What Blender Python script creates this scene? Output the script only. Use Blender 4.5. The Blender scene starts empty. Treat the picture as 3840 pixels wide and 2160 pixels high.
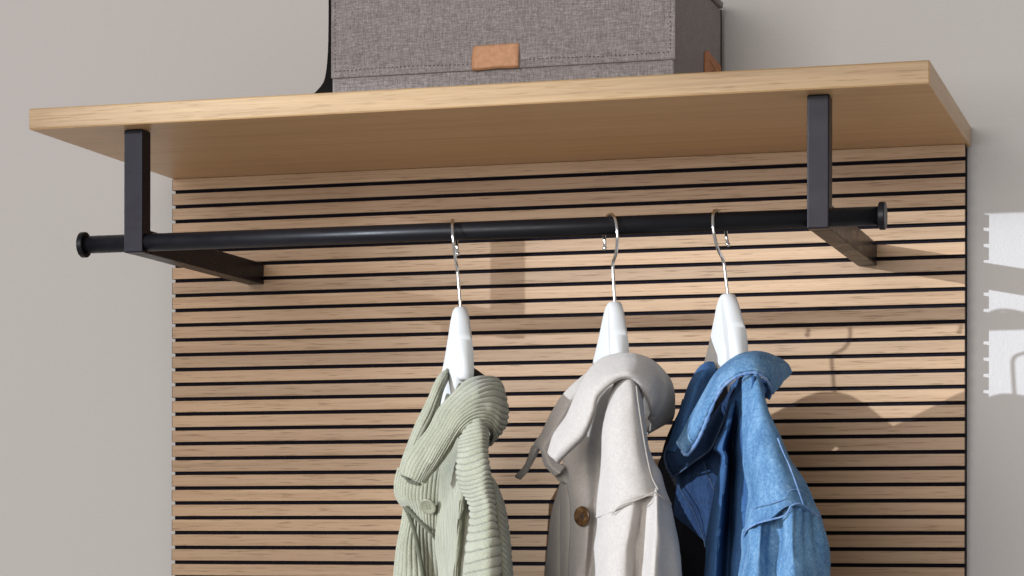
import bpy, bmesh, math, random
from mathutils import Vector, Matrix, noise
R = math.radians
sc = bpy.context.scene
col = sc.collection
random.seed(4)

# ------------------------------------------------------------------ camera, light, exposure
cam_d = bpy.data.cameras.new('camera')
cam = bpy.data.objects.new('camera', cam_d); col.objects.link(cam); sc.camera = cam
cam.location = (1.1629, -2.5782, -0.4148)
yaw, roll = 0.28730, 0.0016
fwd = Vector((-math.sin(yaw), math.cos(yaw), 0)); rgt = Vector((math.cos(yaw), math.sin(yaw), 0)); up = Vector((0, 0, 1))
r2 = rgt * math.cos(roll) + up * math.sin(roll); u2 = up * math.cos(roll) - rgt * math.sin(roll)
cam.rotation_euler = Matrix((r2, u2, -fwd)).transposed().to_euler()
cam_d.sensor_width = 36; cam_d.lens = 85.16; cam_d.shift_y = 0.2470
cam_d.clip_start = 0.05; cam_d.clip_end = 60
cam_d.dof.use_dof = True; cam_d.dof.focus_distance = 2.50; cam_d.dof.aperture_fstop = 22

w = bpy.data.worlds.new('World'); sc.world = w; w.use_nodes = True
w.node_tree.nodes['Background'].inputs[0].default_value = (1.0, 0.96, 0.945, 1)
w.node_tree.nodes['Background'].inputs[1].default_value = 0.31

def aim(o, loc, target):
    o.location = loc
    o.rotation_euler = (Vector(target) - Vector(loc)).to_track_quat('-Z', 'Y').to_euler()

spot_d = bpy.data.lights.new('studio_spot', 'SPOT')
spot = bpy.data.objects.new('studio_spot', spot_d); col.objects.link(spot)
SPOT = (-5.60, -6.30, 1.14)
CUT_X0, CUT_X1, CUT_Z0, CUT_Z1 = 0.21, 0.62, -0.015, -0.085
aim(spot, SPOT, (0.95, 0, -0.25))
spot_d.energy = 4500; spot_d.color = (0.80, 0.88, 1.0); spot_d.shadow_soft_size = 0.025
spot_d.spot_size = R(60.0); spot_d.spot_blend = 0.2
# mask added in the lamp nodes for unseen flags: soft left and top cut
def beam_uv(p):
    q = spot.rotation_euler.to_matrix().transposed() @ (Vector(p) - Vector(SPOT))
    return q.x / -q.z, q.y / -q.z
spot_d.use_nodes = True
lt = spot_d.node_tree; em = lt.nodes['Emission']
def LN(t, **kw):
    n = lt.nodes.new(t)
    for k, v in kw.items(): setattr(n, k, v)
    return n
tcl = LN('ShaderNodeTexCoord'); sx = LN('ShaderNodeSeparateXYZ'); lt.links.new(tcl.outputs['Normal'], sx.inputs[0])
az = LN('ShaderNodeMath', operation='ABSOLUTE'); lt.links.new(sx.outputs['Z'], az.inputs[0])
fac = None
SGN = 1.0
for axis, d0, d1 in (('X', beam_uv((CUT_X0, 0, -0.3))[0], beam_uv((CUT_X1, 0, -0.3))[0]), ('Y', beam_uv((0.95, 0, CUT_Z0))[1], beam_uv((0.95, 0, CUT_Z1))[1])):
    dv = LN('ShaderNodeMath', operation='DIVIDE'); lt.links.new(sx.outputs[axis], dv.inputs[0]); lt.links.new(az.outputs[0], dv.inputs[1])
    mr = LN('ShaderNodeMapRange', interpolation_type='SMOOTHSTEP'); lt.links.new(dv.outputs[0], mr.inputs[0])
    if d0 < d1: mr.inputs[1].default_value, mr.inputs[2].default_value, mr.inputs[3].default_value, mr.inputs[4].default_value = d0 * SGN, d1 * SGN, 0, 1
    else: mr.inputs[1].default_value, mr.inputs[2].default_value, mr.inputs[3].default_value, mr.inputs[4].default_value = d1 * SGN, d0 * SGN, 1, 0
    if fac is None: fac = mr.outputs[0]
    else:
        mu = LN('ShaderNodeMath', operation='MULTIPLY'); lt.links.new(fac, mu.inputs[0]); lt.links.new(mr.outputs[0], mu.inputs[1]); fac = mu.outputs[0]
lt.links.new(fac, em.inputs['Strength'])

fill_d = bpy.data.lights.new('fill_softbox', 'AREA')
fill = bpy.data.objects.new('fill_softbox', fill_d); col.objects.link(fill)
fill_d.shape = 'RECTANGLE'; fill_d.size = 4.2; fill_d.size_y = 3.0
aim(fill, (-0.45, -7.0, 0.45), (0.5, 0, -0.1))
fill_d.energy = 345; fill_d.color = (1.0, 0.96, 0.94)

sc.view_settings.view_transform = 'Standard'; sc.view_settings.look = 'None'
sc.view_settings.exposure = 0; sc.view_settings.gamma = 1
sc.cycles.max_bounces = 8; sc.cycles.diffuse_bounces = 4; sc.cycles.glossy_bounces = 4
sc.cycles.use_denoising = True

# ------------------------------------------------------------------ node helpers
def mat(name, rough=0.5, metal=0.0, spec=0.5):
    m = bpy.data.materials.new(name); m.use_nodes = True
    nt = m.node_tree; b = nt.nodes['Principled BSDF']
    b.inputs['Roughness'].default_value = rough; b.inputs['Metallic'].default_value = metal
    b.inputs['Specular IOR Level'].default_value = spec
    return m, nt, b
def N(nt, t, **kw):
    n = nt.nodes.new(t)
    for k, v in kw.items(): setattr(n, k, v)
    return n
def coord(nt, scale=(1, 1, 1), out='Object', rnd=0.0):
    tc = N(nt, 'ShaderNodeTexCoord'); mp = N(nt, 'ShaderNodeMapping')
    nt.links.new(tc.outputs[out], mp.inputs[0]); mp.inputs['Scale'].default_value = scale
    if rnd:
        oi = N(nt, 'ShaderNodeObjectInfo'); mu = N(nt, 'ShaderNodeMath', operation='MULTIPLY')
        nt.links.new(oi.outputs['Random'], mu.inputs[0]); mu.inputs[1].default_value = rnd
        cb = N(nt, 'ShaderNodeCombineXYZ')
        for i in range(3): nt.links.new(mu.outputs[0], cb.inputs[i])
        nt.links.new(cb.outputs[0], mp.inputs['Location'])
    return mp.outputs[0]
def noise_n(nt, vec, scale, detail=3, rough=0.55, dist=0.0):
    n = N(nt, 'ShaderNodeTexNoise'); n.inputs['Scale'].default_value = scale
    n.inputs['Detail'].default_value = detail; n.inputs['Roughness'].default_value = rough
    n.inputs['Distortion'].default_value = dist
    nt.links.new(vec, n.inputs['Vector']); return n.outputs['Fac']
def ramp(nt, fac, stops):
    r = N(nt, 'ShaderNodeValToRGB'); nt.links.new(fac, r.inputs[0])
    e = r.color_ramp.elements
    while len(e) < len(stops): e.new(0.5)
    for el, (p, c) in zip(e, stops):
        el.position = p; el.color = (c[0], c[1], c[2], 1) if hasattr(c, '__len__') else (c, c, c, 1)
    return r.outputs[0]
def mix(nt, a, b, fac, mode='MIX'):
    m = N(nt, 'ShaderNodeMix', data_type='RGBA', blend_type=mode)
    for sock, v in ((m.inputs[0], fac), (m.inputs[6], a), (m.inputs[7], b)):
        if hasattr(v, 'links') or isinstance(v, bpy.types.NodeSocket): nt.links.new(v, sock)
        elif hasattr(v, '__len__'): sock.default_value = (*v, 1)
        else: sock.default_value = v
    return m.outputs[2]
def bump(nt, b, h, strength, dist):
    n = N(nt, 'ShaderNodeBump'); n.inputs['Strength'].default_value = strength; n.inputs['Distance'].default_value = dist
    nt.links.new(h, n.inputs['Height']); nt.links.new(n.outputs[0], b.inputs['Normal']); return n
def math_n(nt, op, a, b=None):
    m = N(nt, 'ShaderNodeMath', operation=op)
    for i, v in enumerate((a, b)):
        if v is None: continue
        if isinstance(v, bpy.types.NodeSocket): nt.links.new(v, m.inputs[i])
        else: m.inputs[i].default_value = v
    return m.outputs[0]

# ------------------------------------------------------------------ materials
def wood(name, light, mid, dark, axis='x', rough=0.45, pore=0.6, rnd=0.0, sc_=1.0, coat=0.0, spec=0.4):
    m, nt, b = mat(name, rough, 0, spec)
    def S(l, c):
        l *= sc_; c *= sc_
        return (l, c, c) if axis == 'x' else (c, l, c)
    v1 = coord(nt, S(2.2, 85), rnd=rnd); v2 = coord(nt, S(9, 620), rnd=rnd); v3 = coord(nt, S(30, 820), rnd=rnd * 1.7)
    broad = noise_n(nt, v1, 1.0, 4, 0.6, 0.6)
    fine = noise_n(nt, v2, 1.0, 3, 0.6, 0.2)
    base = mix(nt, ramp(nt, broad, [(0.30, dark), (0.47, mid), (0.66, light)]),
               ramp(nt, fine, [(0.30, dark), (0.5, mid), (0.7, light)]), 0.45)
    p = ramp(nt, noise_n(nt, v3, 1.0, 2, 0.5), [(0.60, 0.0), (0.72, 1.0)])
    pm = math_n(nt, 'MULTIPLY', p, pore)
    base = mix(nt, base, tuple(c * 0.38 for c in dark), pm)
    if rnd:
        oi = N(nt, 'ShaderNodeObjectInfo'); hs = N(nt, 'ShaderNodeHueSaturation')
        mr = N(nt, 'ShaderNodeMapRange'); nt.links.new(oi.outputs['Random'], mr.inputs[0])
        mr.inputs[3].default_value = 0.82; mr.inputs[4].default_value = 1.12
        nt.links.new(mr.outputs[0], hs.inputs['Value']); nt.links.new(base, hs.inputs['Color']); base = hs.outputs[0]
    nt.links.new(base, b.inputs['Base Color'])
    inv = math_n(nt, 'SUBTRACT', fine, p)
    bump(nt, b, inv, 0.35, 0.0004)
    if coat: b.inputs['Coat Weight'].default_value = coat; b.inputs['Coat Roughness'].default_value = 0.35
    return m
M = {}
M['veneer'] = wood('oak_veneer', (0.462, 0.307, 0.178), (0.388, 0.240, 0.124), (0.268, 0.150, 0.069), 'x', 0.48, 0.6, rnd=13.0, spec=0.6)
M['shelf_oak'] = wood('lacquered_oak', (0.43, 0.285, 0.140), (0.35, 0.220, 0.096), (0.235, 0.138, 0.055), 'x', 0.45, 0.30, sc_=1.0, coat=0.12)
M['shelf_under'] = wood('oak_foil_bounce_lit', (0.70, 0.440, 0.232), (0.63, 0.385, 0.190), (0.50, 0.285, 0.125), 'x', 0.38, 0.35, sc_=0.7)  # underside: floor bounce light painted in as a lighter oak
M['shelf_end'] = wood('oak_edge_band', (0.62, 0.44, 0.28), (0.54, 0.37, 0.22), (0.44, 0.285, 0.16), 'y', 0.45, 0.3)

m, nt, b = mat('black_dyed_core', 0.7); b.inputs['Base Color'].default_value = (0.012, 0.011, 0.012, 1); M['core'] = m
m, nt, b = mat('black_felt', 0.95, 0, 0.1)
nt.links.new(ramp(nt, noise_n(nt, coord(nt), 1400, 2), [(0.35, (0.004, 0.0035, 0.006)), (0.62, (0.012, 0.010, 0.015)), (0.8, (0.07, 0.065, 0.085))]), b.inputs['Base Color'])
bump(nt, b, noise_n(nt, coord(nt), 900, 3), 0.6, 0.0006); M['felt'] = m

m, nt, b = mat('painted_wall', 0.75, 0, 0.3)
v = coord(nt)
nt.links.new(mix(nt, ramp(nt, noise_n(nt, v, 1.7, 3), [(0.35, (0.515, 0.487, 0.473)), (0.65, (0.512, 0.499, 0.477))]), (0.500, 0.480, 0.465), 0.3), b.inputs['Base Color'])
bump(nt, b, math_n(nt, 'ADD', noise_n(nt, v, 330, 3, 0.6), noise_n(nt, v, 60, 3, 0.5)), 0.55, 0.0010); M['wall'] = m

def powder(name, colr, rough, spec=0.5, bs=0.2):
    m, nt, b = mat(name, rough, 0, spec); b.inputs['Base Color'].default_value = (*colr, 1)
    v = coord(nt)
    bump(nt, b, noise_n(nt, v, 1500, 2), bs, 0.0003)
    nt.links.new(ramp(nt, noise_n(nt, v, 60, 3), [(0.3, rough * 0.85), (0.7, rough * 1.15)]), b.inputs['Roughness'])
    return m
M['metal'] = powder('black_powder_coat', (0.013, 0.011, 0.016), 0.30, 0.10)
M['tube'] = powder('black_tube_enamel', (0.006, 0.0055, 0.007), 0.40, 0.22, 0.06)
m, nt, b = mat('chrome_wire', 0.12, 1.0); b.inputs['Base Color'].default_value = (0.78, 0.77, 0.75, 1); M['chrome'] = m
m, nt, b = mat('white_plastic', 0.48, 0, 0.4); b.inputs['Base Color'].default_value = (0.60, 0.61, 0.60, 1)
b.inputs['Subsurface Weight'].default_value = 0.0
bump(nt, b, noise_n(nt, coord(nt), 25, 2), 0.1, 0.001); M['white'] = m

def linen(name, c_lo, c_mid, c_hi, s=1.0):
    m, nt, b = mat(name, 0.95, 0, 0.15)
    a = noise_n(nt, coord(nt, (110 * s, 1700 * s, 1700 * s)), 1.0, 2, 0.6)
    c = noise_n(nt, coord(nt, (1700 * s, 1700 * s, 110 * s)), 1.0, 2, 0.6)
    g = noise_n(nt, coord(nt), 420, 3, 0.7)
    f = math_n(nt, 'ADD', math_n(nt, 'MULTIPLY', math_n(nt, 'ADD', a, c), 0.36), math_n(nt, 'MULTIPLY', g, 0.28))
    nt.links.new(ramp(nt, f, [(0.30, c_lo), (0.5, c_mid), (0.72, c_hi)]), b.inputs['Base Color'])
    bump(nt, b, f, 0.6, 0.0010)
    b.inputs['Sheen Weight'].default_value = 0.15
    return m
M['linen'] = linen('heather_grey_linen', (0.085, 0.075, 0.073), (0.250, 0.226, 0.222), (0.50, 0.47, 0.47))
m, nt, b = mat('black_bag_fabric', 0.9, 0, 0.15); b.inputs['Base Color'].default_value = (0.008, 0.007, 0.007, 1)
bump(nt, b, noise_n(nt, coord(nt), 260, 3), 0.8, 0.001); M['bagblack'] = m
m, nt, b = mat('tan_leather', 0.55, 0, 0.4)
nt.links.new(ramp(nt, noise_n(nt, coord(nt), 190, 4, 0.6), [(0.3, (0.46, 0.225, 0.115)), (0.7, (0.58, 0.315, 0.175))]), b.inputs['Base Color'])
bump(nt, b, noise_n(nt, coord(nt), 900, 3), 0.3, 0.0004); M['leather'] = m
m, nt, b = mat('brown_leather', 0.55, 0, 0.4)
nt.links.new(ramp(nt, noise_n(nt, coord(nt), 190, 4, 0.6), [(0.3, (0.42, 0.155, 0.055)), (0.7, (0.55, 0.225, 0.09))]), b.inputs['Base Color'])
M['leather2'] = m
def plain(name, c, rough=0.8, spec=0.3):
    m, nt, b = mat(name, rough, 0, spec); b.inputs['Base Color'].default_value = (*c, 1); return m
M['thread_dark'] = plain('dark_thread', (0.06, 0.05, 0.055))
M['thread_tan'] = plain('tan_thread', (0.62, 0.40, 0.24))
M['emboss'] = plain('embossed_line', (0.16, 0.055, 0.02))
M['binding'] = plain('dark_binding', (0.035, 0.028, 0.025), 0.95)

# corduroy (ribs are geometry; this is pile colour, fuzz and shade painted into the grooves)
m, nt, b = mat('sage_corduroy', 0.95, 0, 0.15)
v = coord(nt)
f1 = noise_n(nt, v, 1300, 3, 0.7); f2 = noise_n(nt, v, 40, 3)
ff = math_n(nt, 'ADD', math_n(nt, 'MULTIPLY', f1, 0.75), math_n(nt, 'MULTIPLY', f2, 0.25))
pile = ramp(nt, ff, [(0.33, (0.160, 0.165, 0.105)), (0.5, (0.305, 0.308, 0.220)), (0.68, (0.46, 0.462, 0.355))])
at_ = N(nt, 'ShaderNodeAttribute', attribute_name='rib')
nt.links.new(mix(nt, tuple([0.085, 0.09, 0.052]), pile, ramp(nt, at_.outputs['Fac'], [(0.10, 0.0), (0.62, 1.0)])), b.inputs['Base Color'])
b.inputs['Sheen Weight'].default_value = 0.35; b.inputs['Sheen Roughness'].default_value = 0.6
bump(nt, b, ff, 0.8, 0.0012); M['cord'] = m
m, nt, b = mat('sage_button', 0.3, 0, 0.5); b.inputs['Base Color'].default_value = (0.25, 0.25, 0.18, 1); M['button_g'] = m
M['thread_sage'] = plain('sage_thread', (0.22, 0.24, 0.16))

def wool(name, lo, mid, hi):
    m, nt, b = mat(name, 1.0, 0, 0.1)
    v = coord(nt)
    f = math_n(nt, 'ADD', math_n(nt, 'MULTIPLY', noise_n(nt, v, 1100, 3, 0.7, 0.4), 0.72), math_n(nt, 'MULTIPLY', noise_n(nt, v, 260, 4, 0.6), 0.28))
    nt.links.new(ramp(nt, f, [(0.38, lo), (0.5, mid), (0.62, hi)]), b.inputs['Base Color'])
    b.inputs['Sheen Weight'].default_value = 0.3; b.inputs['Sheen Roughness'].default_value = 0.5
    bump(nt, b, f, 0.55, 0.0012); return m
M['wool'] = wool('oatmeal_wool', (0.380, 0.346, 0.310), (0.435, 0.402, 0.367), (0.485, 0.455, 0.422))
M['wool_seam'] = wool('oatmeal_wool_seam', (0.30, 0.26, 0.21), (0.37, 0.33, 0.28), (0.44, 0.40, 0.35))
m, nt, b = mat('brown_horn', 0.18, 0, 0.6)
nt.links.new(ramp(nt, noise_n(nt, coord(nt), 90, 3, 0.6, 1.0), [(0.35, (0.035, 0.017, 0.008)), (0.6, (0.13, 0.07, 0.030)), (0.8, (0.32, 0.20, 0.10))]), b.inputs['Base Color'])
M['horn'] = m

def denim(name, lo, mid, hi, seam=None):
    m, nt, b = mat(name, 0.9, 0, 0.15)
    tc = N(nt, 'ShaderNodeTexCoord')
    mp = N(nt, 'ShaderNodeMapping'); nt.links.new(tc.outputs['Object'], mp.inputs[0])
    mp.inputs['Rotation'].default_value = (0, R(38), 0)
    wv = N(nt, 'ShaderNodeTexWave'); wv.bands_direction = 'X'; wv.inputs['Scale'].default_value = 300; wv.inputs['Distortion'].default_value = 1.4
    wv.inputs['Detail'].default_value = 2; wv.inputs['Detail Scale'].default_value = 1.5
    nt.links.new(mp.outputs[0], wv.inputs['Vector'])
    v = coord(nt)
    big = noise_n(nt, coord(nt, (1.0, 1.0, 0.35)), 62, 4, 0.68); mid_n = noise_n(nt, v, 420, 3, 0.7)
    f = math_n(nt, 'ADD', math_n(nt, 'MULTIPLY', big, 0.46), math_n(nt, 'ADD', math_n(nt, 'MULTIPLY', mid_n, 0.42), math_n(nt, 'MULTIPLY', wv.outputs['Fac'], 0.09)))
    c = ramp(nt, f, [(0.33, lo), (0.50, mid), (0.67, hi)])
    nt.links.new(c, b.inputs['Base Color'])
    bump(nt, b, math_n(nt, 'ADD', wv.outputs['Fac'], mid_n), 0.45, 0.0006); return m
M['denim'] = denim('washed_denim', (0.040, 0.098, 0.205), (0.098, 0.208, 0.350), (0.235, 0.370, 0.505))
M['denim_shade'] = denim('shaded_denim', (0.018, 0.052, 0.135), (0.036, 0.095, 0.215), (0.065, 0.150, 0.295))  # the washed denim with shade painted in, for front and far collar
M['denim_deep_shade'] = denim('deep_shade_denim', (0.010, 0.022, 0.058), (0.019, 0.042, 0.098), (0.038, 0.078, 0.16))  # darker navy copy, deep shade of the far side put into the colour
M['denim_seam'] = denim('worn_denim_seam', (0.06, 0.15, 0.34), (0.15, 0.25, 0.43), (0.34, 0.39, 0.50))
M['seam_dark'] = denim('dark_denim_seam', (0.02, 0.04, 0.08), (0.045, 0.07, 0.12), (0.09, 0.11, 0.16))
M['lining_shade'] = plain('black_lining_and_shade', (0.006, 0.006, 0.008), 0.9, 0.2)  # lining black, also used to paint the deep shade inside the jacket

# ------------------------------------------------------------------ object helpers
def obj(name, bm, mats, parent=None, smooth=False, label=None):
    me = bpy.data.meshes.new(name); 
    if parent is not None:
        off = parent.location if parent.parent is None else parent.parent.location
        bm.transform(Matrix.Translation(-Vector(off)))
    bm.to_mesh(me); bm.free()
    for m_ in (mats if isinstance(mats, (list, tuple)) else [mats]): me.materials.append(m_)
    if smooth: me.polygons.foreach_set('use_smooth', [True] * len(me.polygons))
    o = bpy.data.objects.new(name, me); col.objects.link(o)
    if parent is not None: o.parent = parent
    if label: o['label'] = label
    return o
def thing(name, label, cat, loc, group=None):
    o = bpy.data.objects.new(name, None); col.objects.link(o); o.location = loc
    o.empty_display_size = 0.02
    o['label'] = label; o['category'] = cat
    if group: o['group'] = group
    return o
def box(bm, a, b, bev=0.0, seg=2, mi=0):
    r = bmesh.ops.create_cube(bm, size=1.0)
    vs = r['verts']
    for v in vs: v.co = Vector([(a[i] + b[i]) / 2 + v.co[i] * (b[i] - a[i]) for i in range(3)])
    fs = set(f for v in vs for f in v.link_faces)
    for f in fs: f.material_index = mi
    if bev:
        es = list(set(e for v in vs for e in v.link_edges))
        bmesh.ops.bevel(bm, geom=es, offset=bev, segments=seg, profile=0.5, affect='EDGES', material=-1)
    return bm
def cr(p0, p1, p2, p3, t):
    return 0.5 * ((2 * p1) + (p2 - p0) * t + (2 * p0 - 5 * p1 + 4 * p2 - p3) * t * t + (3 * p1 - p0 - 3 * p2 + p3) * t ** 3)
def curve_pts(pts, n):
    P = [Vector(p) for p in pts]
    P = [2 * P[0] - P[1]] + P + [2 * P[-1] - P[-2]]
    m = len(pts) - 1; out = []
    for i in range(n + 1):
        s = i / n * m; k = min(int(s), m - 1); out.append(cr(P[k], P[k + 1], P[k + 2], P[k + 3], s - k))
    return out
def sweep(bm, pts, rad, seg=10, cap=True, mi=0, flat=1.0):
    """round tube along pts; rad may be a function of 0..1"""
    n = len(pts); rings = []; prev = None
    for i, p in enumerate(pts):
        t = (pts[min(i + 1, n - 1)] - pts[max(i - 1, 0)]).normalized()
        if prev is None:
            a = Vector((0, 0, 1)) if abs(t.z) < 0.9 else Vector((1, 0, 0))
            nrm = t.cross(a).normalized()
        else: nrm = (prev - t * prev.dot(t)).normalized()
        prev = nrm; bn = t.cross(nrm)
        r = rad(i / (n - 1)) if callable(rad) else rad
        rings.append([bm.verts.new(p + (nrm * math.cos(2 * math.pi * j / seg) + bn * math.sin(2 * math.pi * j / seg) * flat) * r) for j in range(seg)])
    for a, b_ in zip(rings, rings[1:]):
        for j in range(seg):
            f = bm.faces.new((a[j], a[(j + 1) % seg], b_[(j + 1) % seg], b_[j])); f.material_index = mi; f.smooth = True
    if cap:
        for rg, s in ((rings[0], 1), (rings[-1], -1)):
            f = bm.faces.new(rg[::-1] if s > 0 else rg); f.material_index = mi
    return bm
def lathe(bm, prof, axis_o, axis_d, seg=40, mi=0):
    """prof: list of (distance along axis, radius)"""
    d = Vector(axis_d).normalized(); a = Vector((0, 0, 1)) if abs(d.z) < 0.9 else Vector((1, 0, 0))
    e1 = d.cross(a).normalized(); e2 = d.cross(e1); o = Vector(axis_o); rings = []
    for s, r in prof:
        if r < 1e-6: rings.append([bm.verts.new(o + d * s)])
        else: rings.append([bm.verts.new(o + d * s + (e1 * math.cos(2 * math.pi * j / seg) + e2 * math.sin(2 * math.pi * j / seg)) * r) for j in range(seg)])
    for A, B in zip(rings, rings[1:]):
        for j in range(seg):
            k = (j + 1) % seg
            if len(A) == 1 and len(B) == 1: continue
            if len(A) == 1: f = bm.faces.new((A[0], B[k], B[j]))
            elif len(B) == 1: f = bm.faces.new((A[j], A[k], B[0]))
            else: f = bm.faces.new((A[j], A[k], B[k], B[j]))
            f.material_index = mi; f.smooth = True
    return bm

# ------------------------------------------------------------------ the wall
bm = bmesh.new(); box(bm, (-1.6, 0, -1.9), (2.4, 0.12, 1.3))
wall = obj('wall', bm, M['wall']); wall['kind'] = 'structure'

# ------------------------------------------------------------------ slatted panel
W, PITCH, SL = 0.900, 0.016985, 0.0130
NS = 30
panel = thing('slatted_wall_panel', 'oak slatted wall panel with black felt gaps behind the hanging jackets', 'wall panel', (0, 0, -NS * PITCH))
bm = bmesh.new(); box(bm, (0.0018, -0.0170, -NS * PITCH), (0.8998, 0.0, -0.0005), 0.0006, 1)
obj('felt_backing', bm, M['felt'], panel)
bm = bmesh.new()
box(bm, (0, -0.0215, -SL), (W, -0.0168, 0), 0, 1, 0)
box(bm, (0.0007, -0.0221, -SL + 0.0001), (W - 0.0004, -0.02145, -0.0001), 0.0002, 1, 1)
sl0 = obj('slat', bm, [M['core'], M['veneer']])
sl0.parent = panel
ztop = 0.0
for i in range(NS):
    o = sl0 if i == 0 else sl0.copy()
    if i: col.objects.link(o); o.parent = panel
    o.location = (0, random.uniform(-0.00012, 0.00012), ztop - i * PITCH - panel.location.z - 0.0002)

# ------------------------------------------------------------------ shelf
D, TK = 0.3692, 0.0213
shelf = thing('wall_shelf', 'light oak wall shelf with rounded front edge above the black rail', 'shelf', (0, 0, 0))
bm = bmesh.new()
box(bm, (0.0, -D, 0.0), (0.9039, -0.0006, TK), 0.0018, 4)
for f in bm.faces:
    if f.normal.z < -0.8: f.material_index = 1
    elif abs(f.normal.x) > 0.8: f.material_index = 2
obj('board', bm, [M['shelf_oak'], M['shelf_under'], M['shelf_end']], shelf)

# ------------------------------------------------------------------ clothes rail with two brackets
rail = thing('clothes_rail', 'matte black clothes rail on two square steel brackets under the shelf', 'clothes rail', (0.447, -0.334, -0.1136))
RY, RZ = -0.334, -0.1137
bm = bmesh.new()
lathe(bm, [(0.0, 0.0), (0.0, 0.0089), (0.8120, 0.0089), (0.8120, 0.0)], (0.0440, RY, RZ), (1, 0, 0), 48)
for f in bm.faces:
    if abs(f.normal.x) > .9: f.smooth = False
obj('rail_tube', bm, M['tube'], rail)
for x0, s in ((0.0469, -1), (0.8540, 1)):
    bm = bmesh.new()
    lathe(bm, [(-0.0006, 0.0), (-0.0006, 0.0122), (0.0002, 0.0130), (0.0046, 0.0130), (0.0054, 0.0122), (0.0054, 0.0)], (x0, RY, RZ), (s, 0, 0), 72)
    for f in bm.faces:
        f.smooth = False
    obj('end_cap', bm, M['tube'], rail)
for x0, x1 in ((0.0935, 0.1140), (0.7876, 0.8083)):
    bm = bmesh.new()
    box(bm, (x0, -0.3440, -0.1245), (x1, -0.3240, -0.0004), 0.0013, 3)
    up_ = obj('bracket_post', bm, M['metal'], rail)
    bm = bmesh.new()
    box(bm, (x0 + 0.0002, -0.3228, -0.1243), (x1 - 0.0002, -0.0224, -0.1003), 0.0013, 3)
    obj('bracket_arm', bm, M['metal'], rail)

# ------------------------------------------------------------------ storage box
BX0, BX1, BY0, BY1, BZ = 0.2822, 0.6400, -0.2505, -0.0200, TK + 0.0002
bxr = thing('storage_box', 'heather grey linen storage box with tan leather tabs on the shelf', 'storage box', (0.461, -0.135, BZ))
bm = bmesh.new(); box(bm, (BX0, BY0, BZ), (BX1, BY1, 0.1560), 0.0018, 3)
obj('box_body', bm, M['linen'], bxr)
bm = bmesh.new()
box(bm, (BX0 - 0.0003, BY0 - 0.0030, 0.0583), (BX1 + 0.0022, BY0 - 0.0004, 0.1638), 0.0011, 3)
flap = obj('front_flap', bm, M['linen'], bxr)
bm = bmesh.new(); box(bm, (BX0 - 0.002, BY0 - 0.0004, 0.1566), (BX1 + 0.0030, BY1 - 0.0006, 0.1640), 0.0022, 3)
obj('lid', bm, M['linen'], bxr)
bm = bmesh.new()
sweep(bm, [Vector((BX1 - 0.0002, BY1 - 0.0008, z)) for z in (BZ, 0.06, 0.11, 0.1555)], 0.0014, 8)
obj('edge_binding', bm, M['binding'], bxr)
bm = bmesh.new()     # stitching on the flap: short dark threads
yy = BY0 - 0.0032
def dash(bm, a, b, r=0.00034): sweep(bm, [Vector(a), (Vector(a) + Vector(b)) / 2 + Vector((0, -0.0001, 0)), Vector(b)], r, 5)
x = BX0 + 0.0042
while x < BX1 - 0.004:
    zz = 0.0655 + 0.0006 * math.sin(x * 40) ; dash(bm, (x, yy, zz), (x + 0.0018, yy, zz)); x += 0.0044
for xs in (BX0 + 0.0042, BX1 - 0.0026):
    z = 0.068
    while z < 0.158: dash(bm, (xs, yy, z), (xs, yy, z + 0.0018)); z += 0.0044
st = obj('stitching', bm, M['thread_dark'], flap); st['kind'] = 'stuff'
# folded leather pull tab
def sheet(bm, prof, x0, x1, th=0.0011, nx=10, warp=None, mi=0):
    """strip: profile (y,z) extruded over x with thickness"""
    n = len(prof); g = []
    for i in range(nx + 1):
        x = x0 + (x1 - x0) * i / nx; row = []
        for j, (y, z) in enumerate(prof):
            dx, dy, dz = warp(i / nx, j / (n - 1)) if warp else (0, 0, 0)
            row.append(Vector((x + dx, y + dy, z + dz)))
        g.append(row)
    return grid(bm, g, th, mi)
def grid(bm, g, th, mi=0):
    nx, ny = len(g), len(g[0]); fr, bk = [], []
    for i in range(nx):
        a, b_ = [], []
        for j in range(ny):
            du = g[min(i + 1, nx - 1)][j] - g[max(i - 1, 0)][j]; dv = g[i][min(j + 1, ny - 1)] - g[i][max(j - 1, 0)]
            n_ = du.cross(dv)
            n_ = n_.normalized() if n_.length > 1e-12 else Vector((0, -1, 0))
            if n_.y > 0: n_ = -n_
            a.append(bm.verts.new(g[i][j])); b_.append(bm.verts.new(g[i][j] - n_ * th))
        fr.append(a); bk.append(b_)
    def F(*v):
        f = bm.faces.new(v); f.material_index = mi; f.smooth = True; return f
    for i in range(nx - 1):
        for j in range(ny - 1):
            F(fr[i][j], fr[i + 1][j], fr[i + 1][j + 1], fr[i][j + 1]); F(bk[i][j], bk[i][j + 1], bk[i + 1][j + 1], bk[i + 1][j])
    for i in range(nx - 1):
        F(fr[i][0], bk[i][0], bk[i + 1][0], fr[i + 1][0]); F(fr[i][-1], fr[i + 1][-1], bk[i + 1][-1], bk[i][-1])
    for j in range(ny - 1):
        F(fr[0][j], fr[0][j + 1], bk[0][j + 1], bk[0][j]); F(fr[-1][j], bk[-1][j], bk[-1][j + 1], fr[-1][j + 1])
    bmesh.ops.recalc_face_normals(bm, faces=bm.faces)
    return bm
yf = BY0 - 0.0034
prof = [(yf - 0.0010, 0.0824), (yf - 0.0012, 0.0800), (yf - 0.0014, 0.0775), (yf - 0.0018, 0.0745), (yf - 0.0023, 0.0705), (yf - 0.0028, 0.0660), (yf - 0.0032, 0.0620), (yf - 0.0032, 0.0594), (yf - 0.0022, 0.0588), (yf - 0.0012, 0.0600), (yf - 0.0009, 0.0650)]
bm = bmesh.new()
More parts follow.
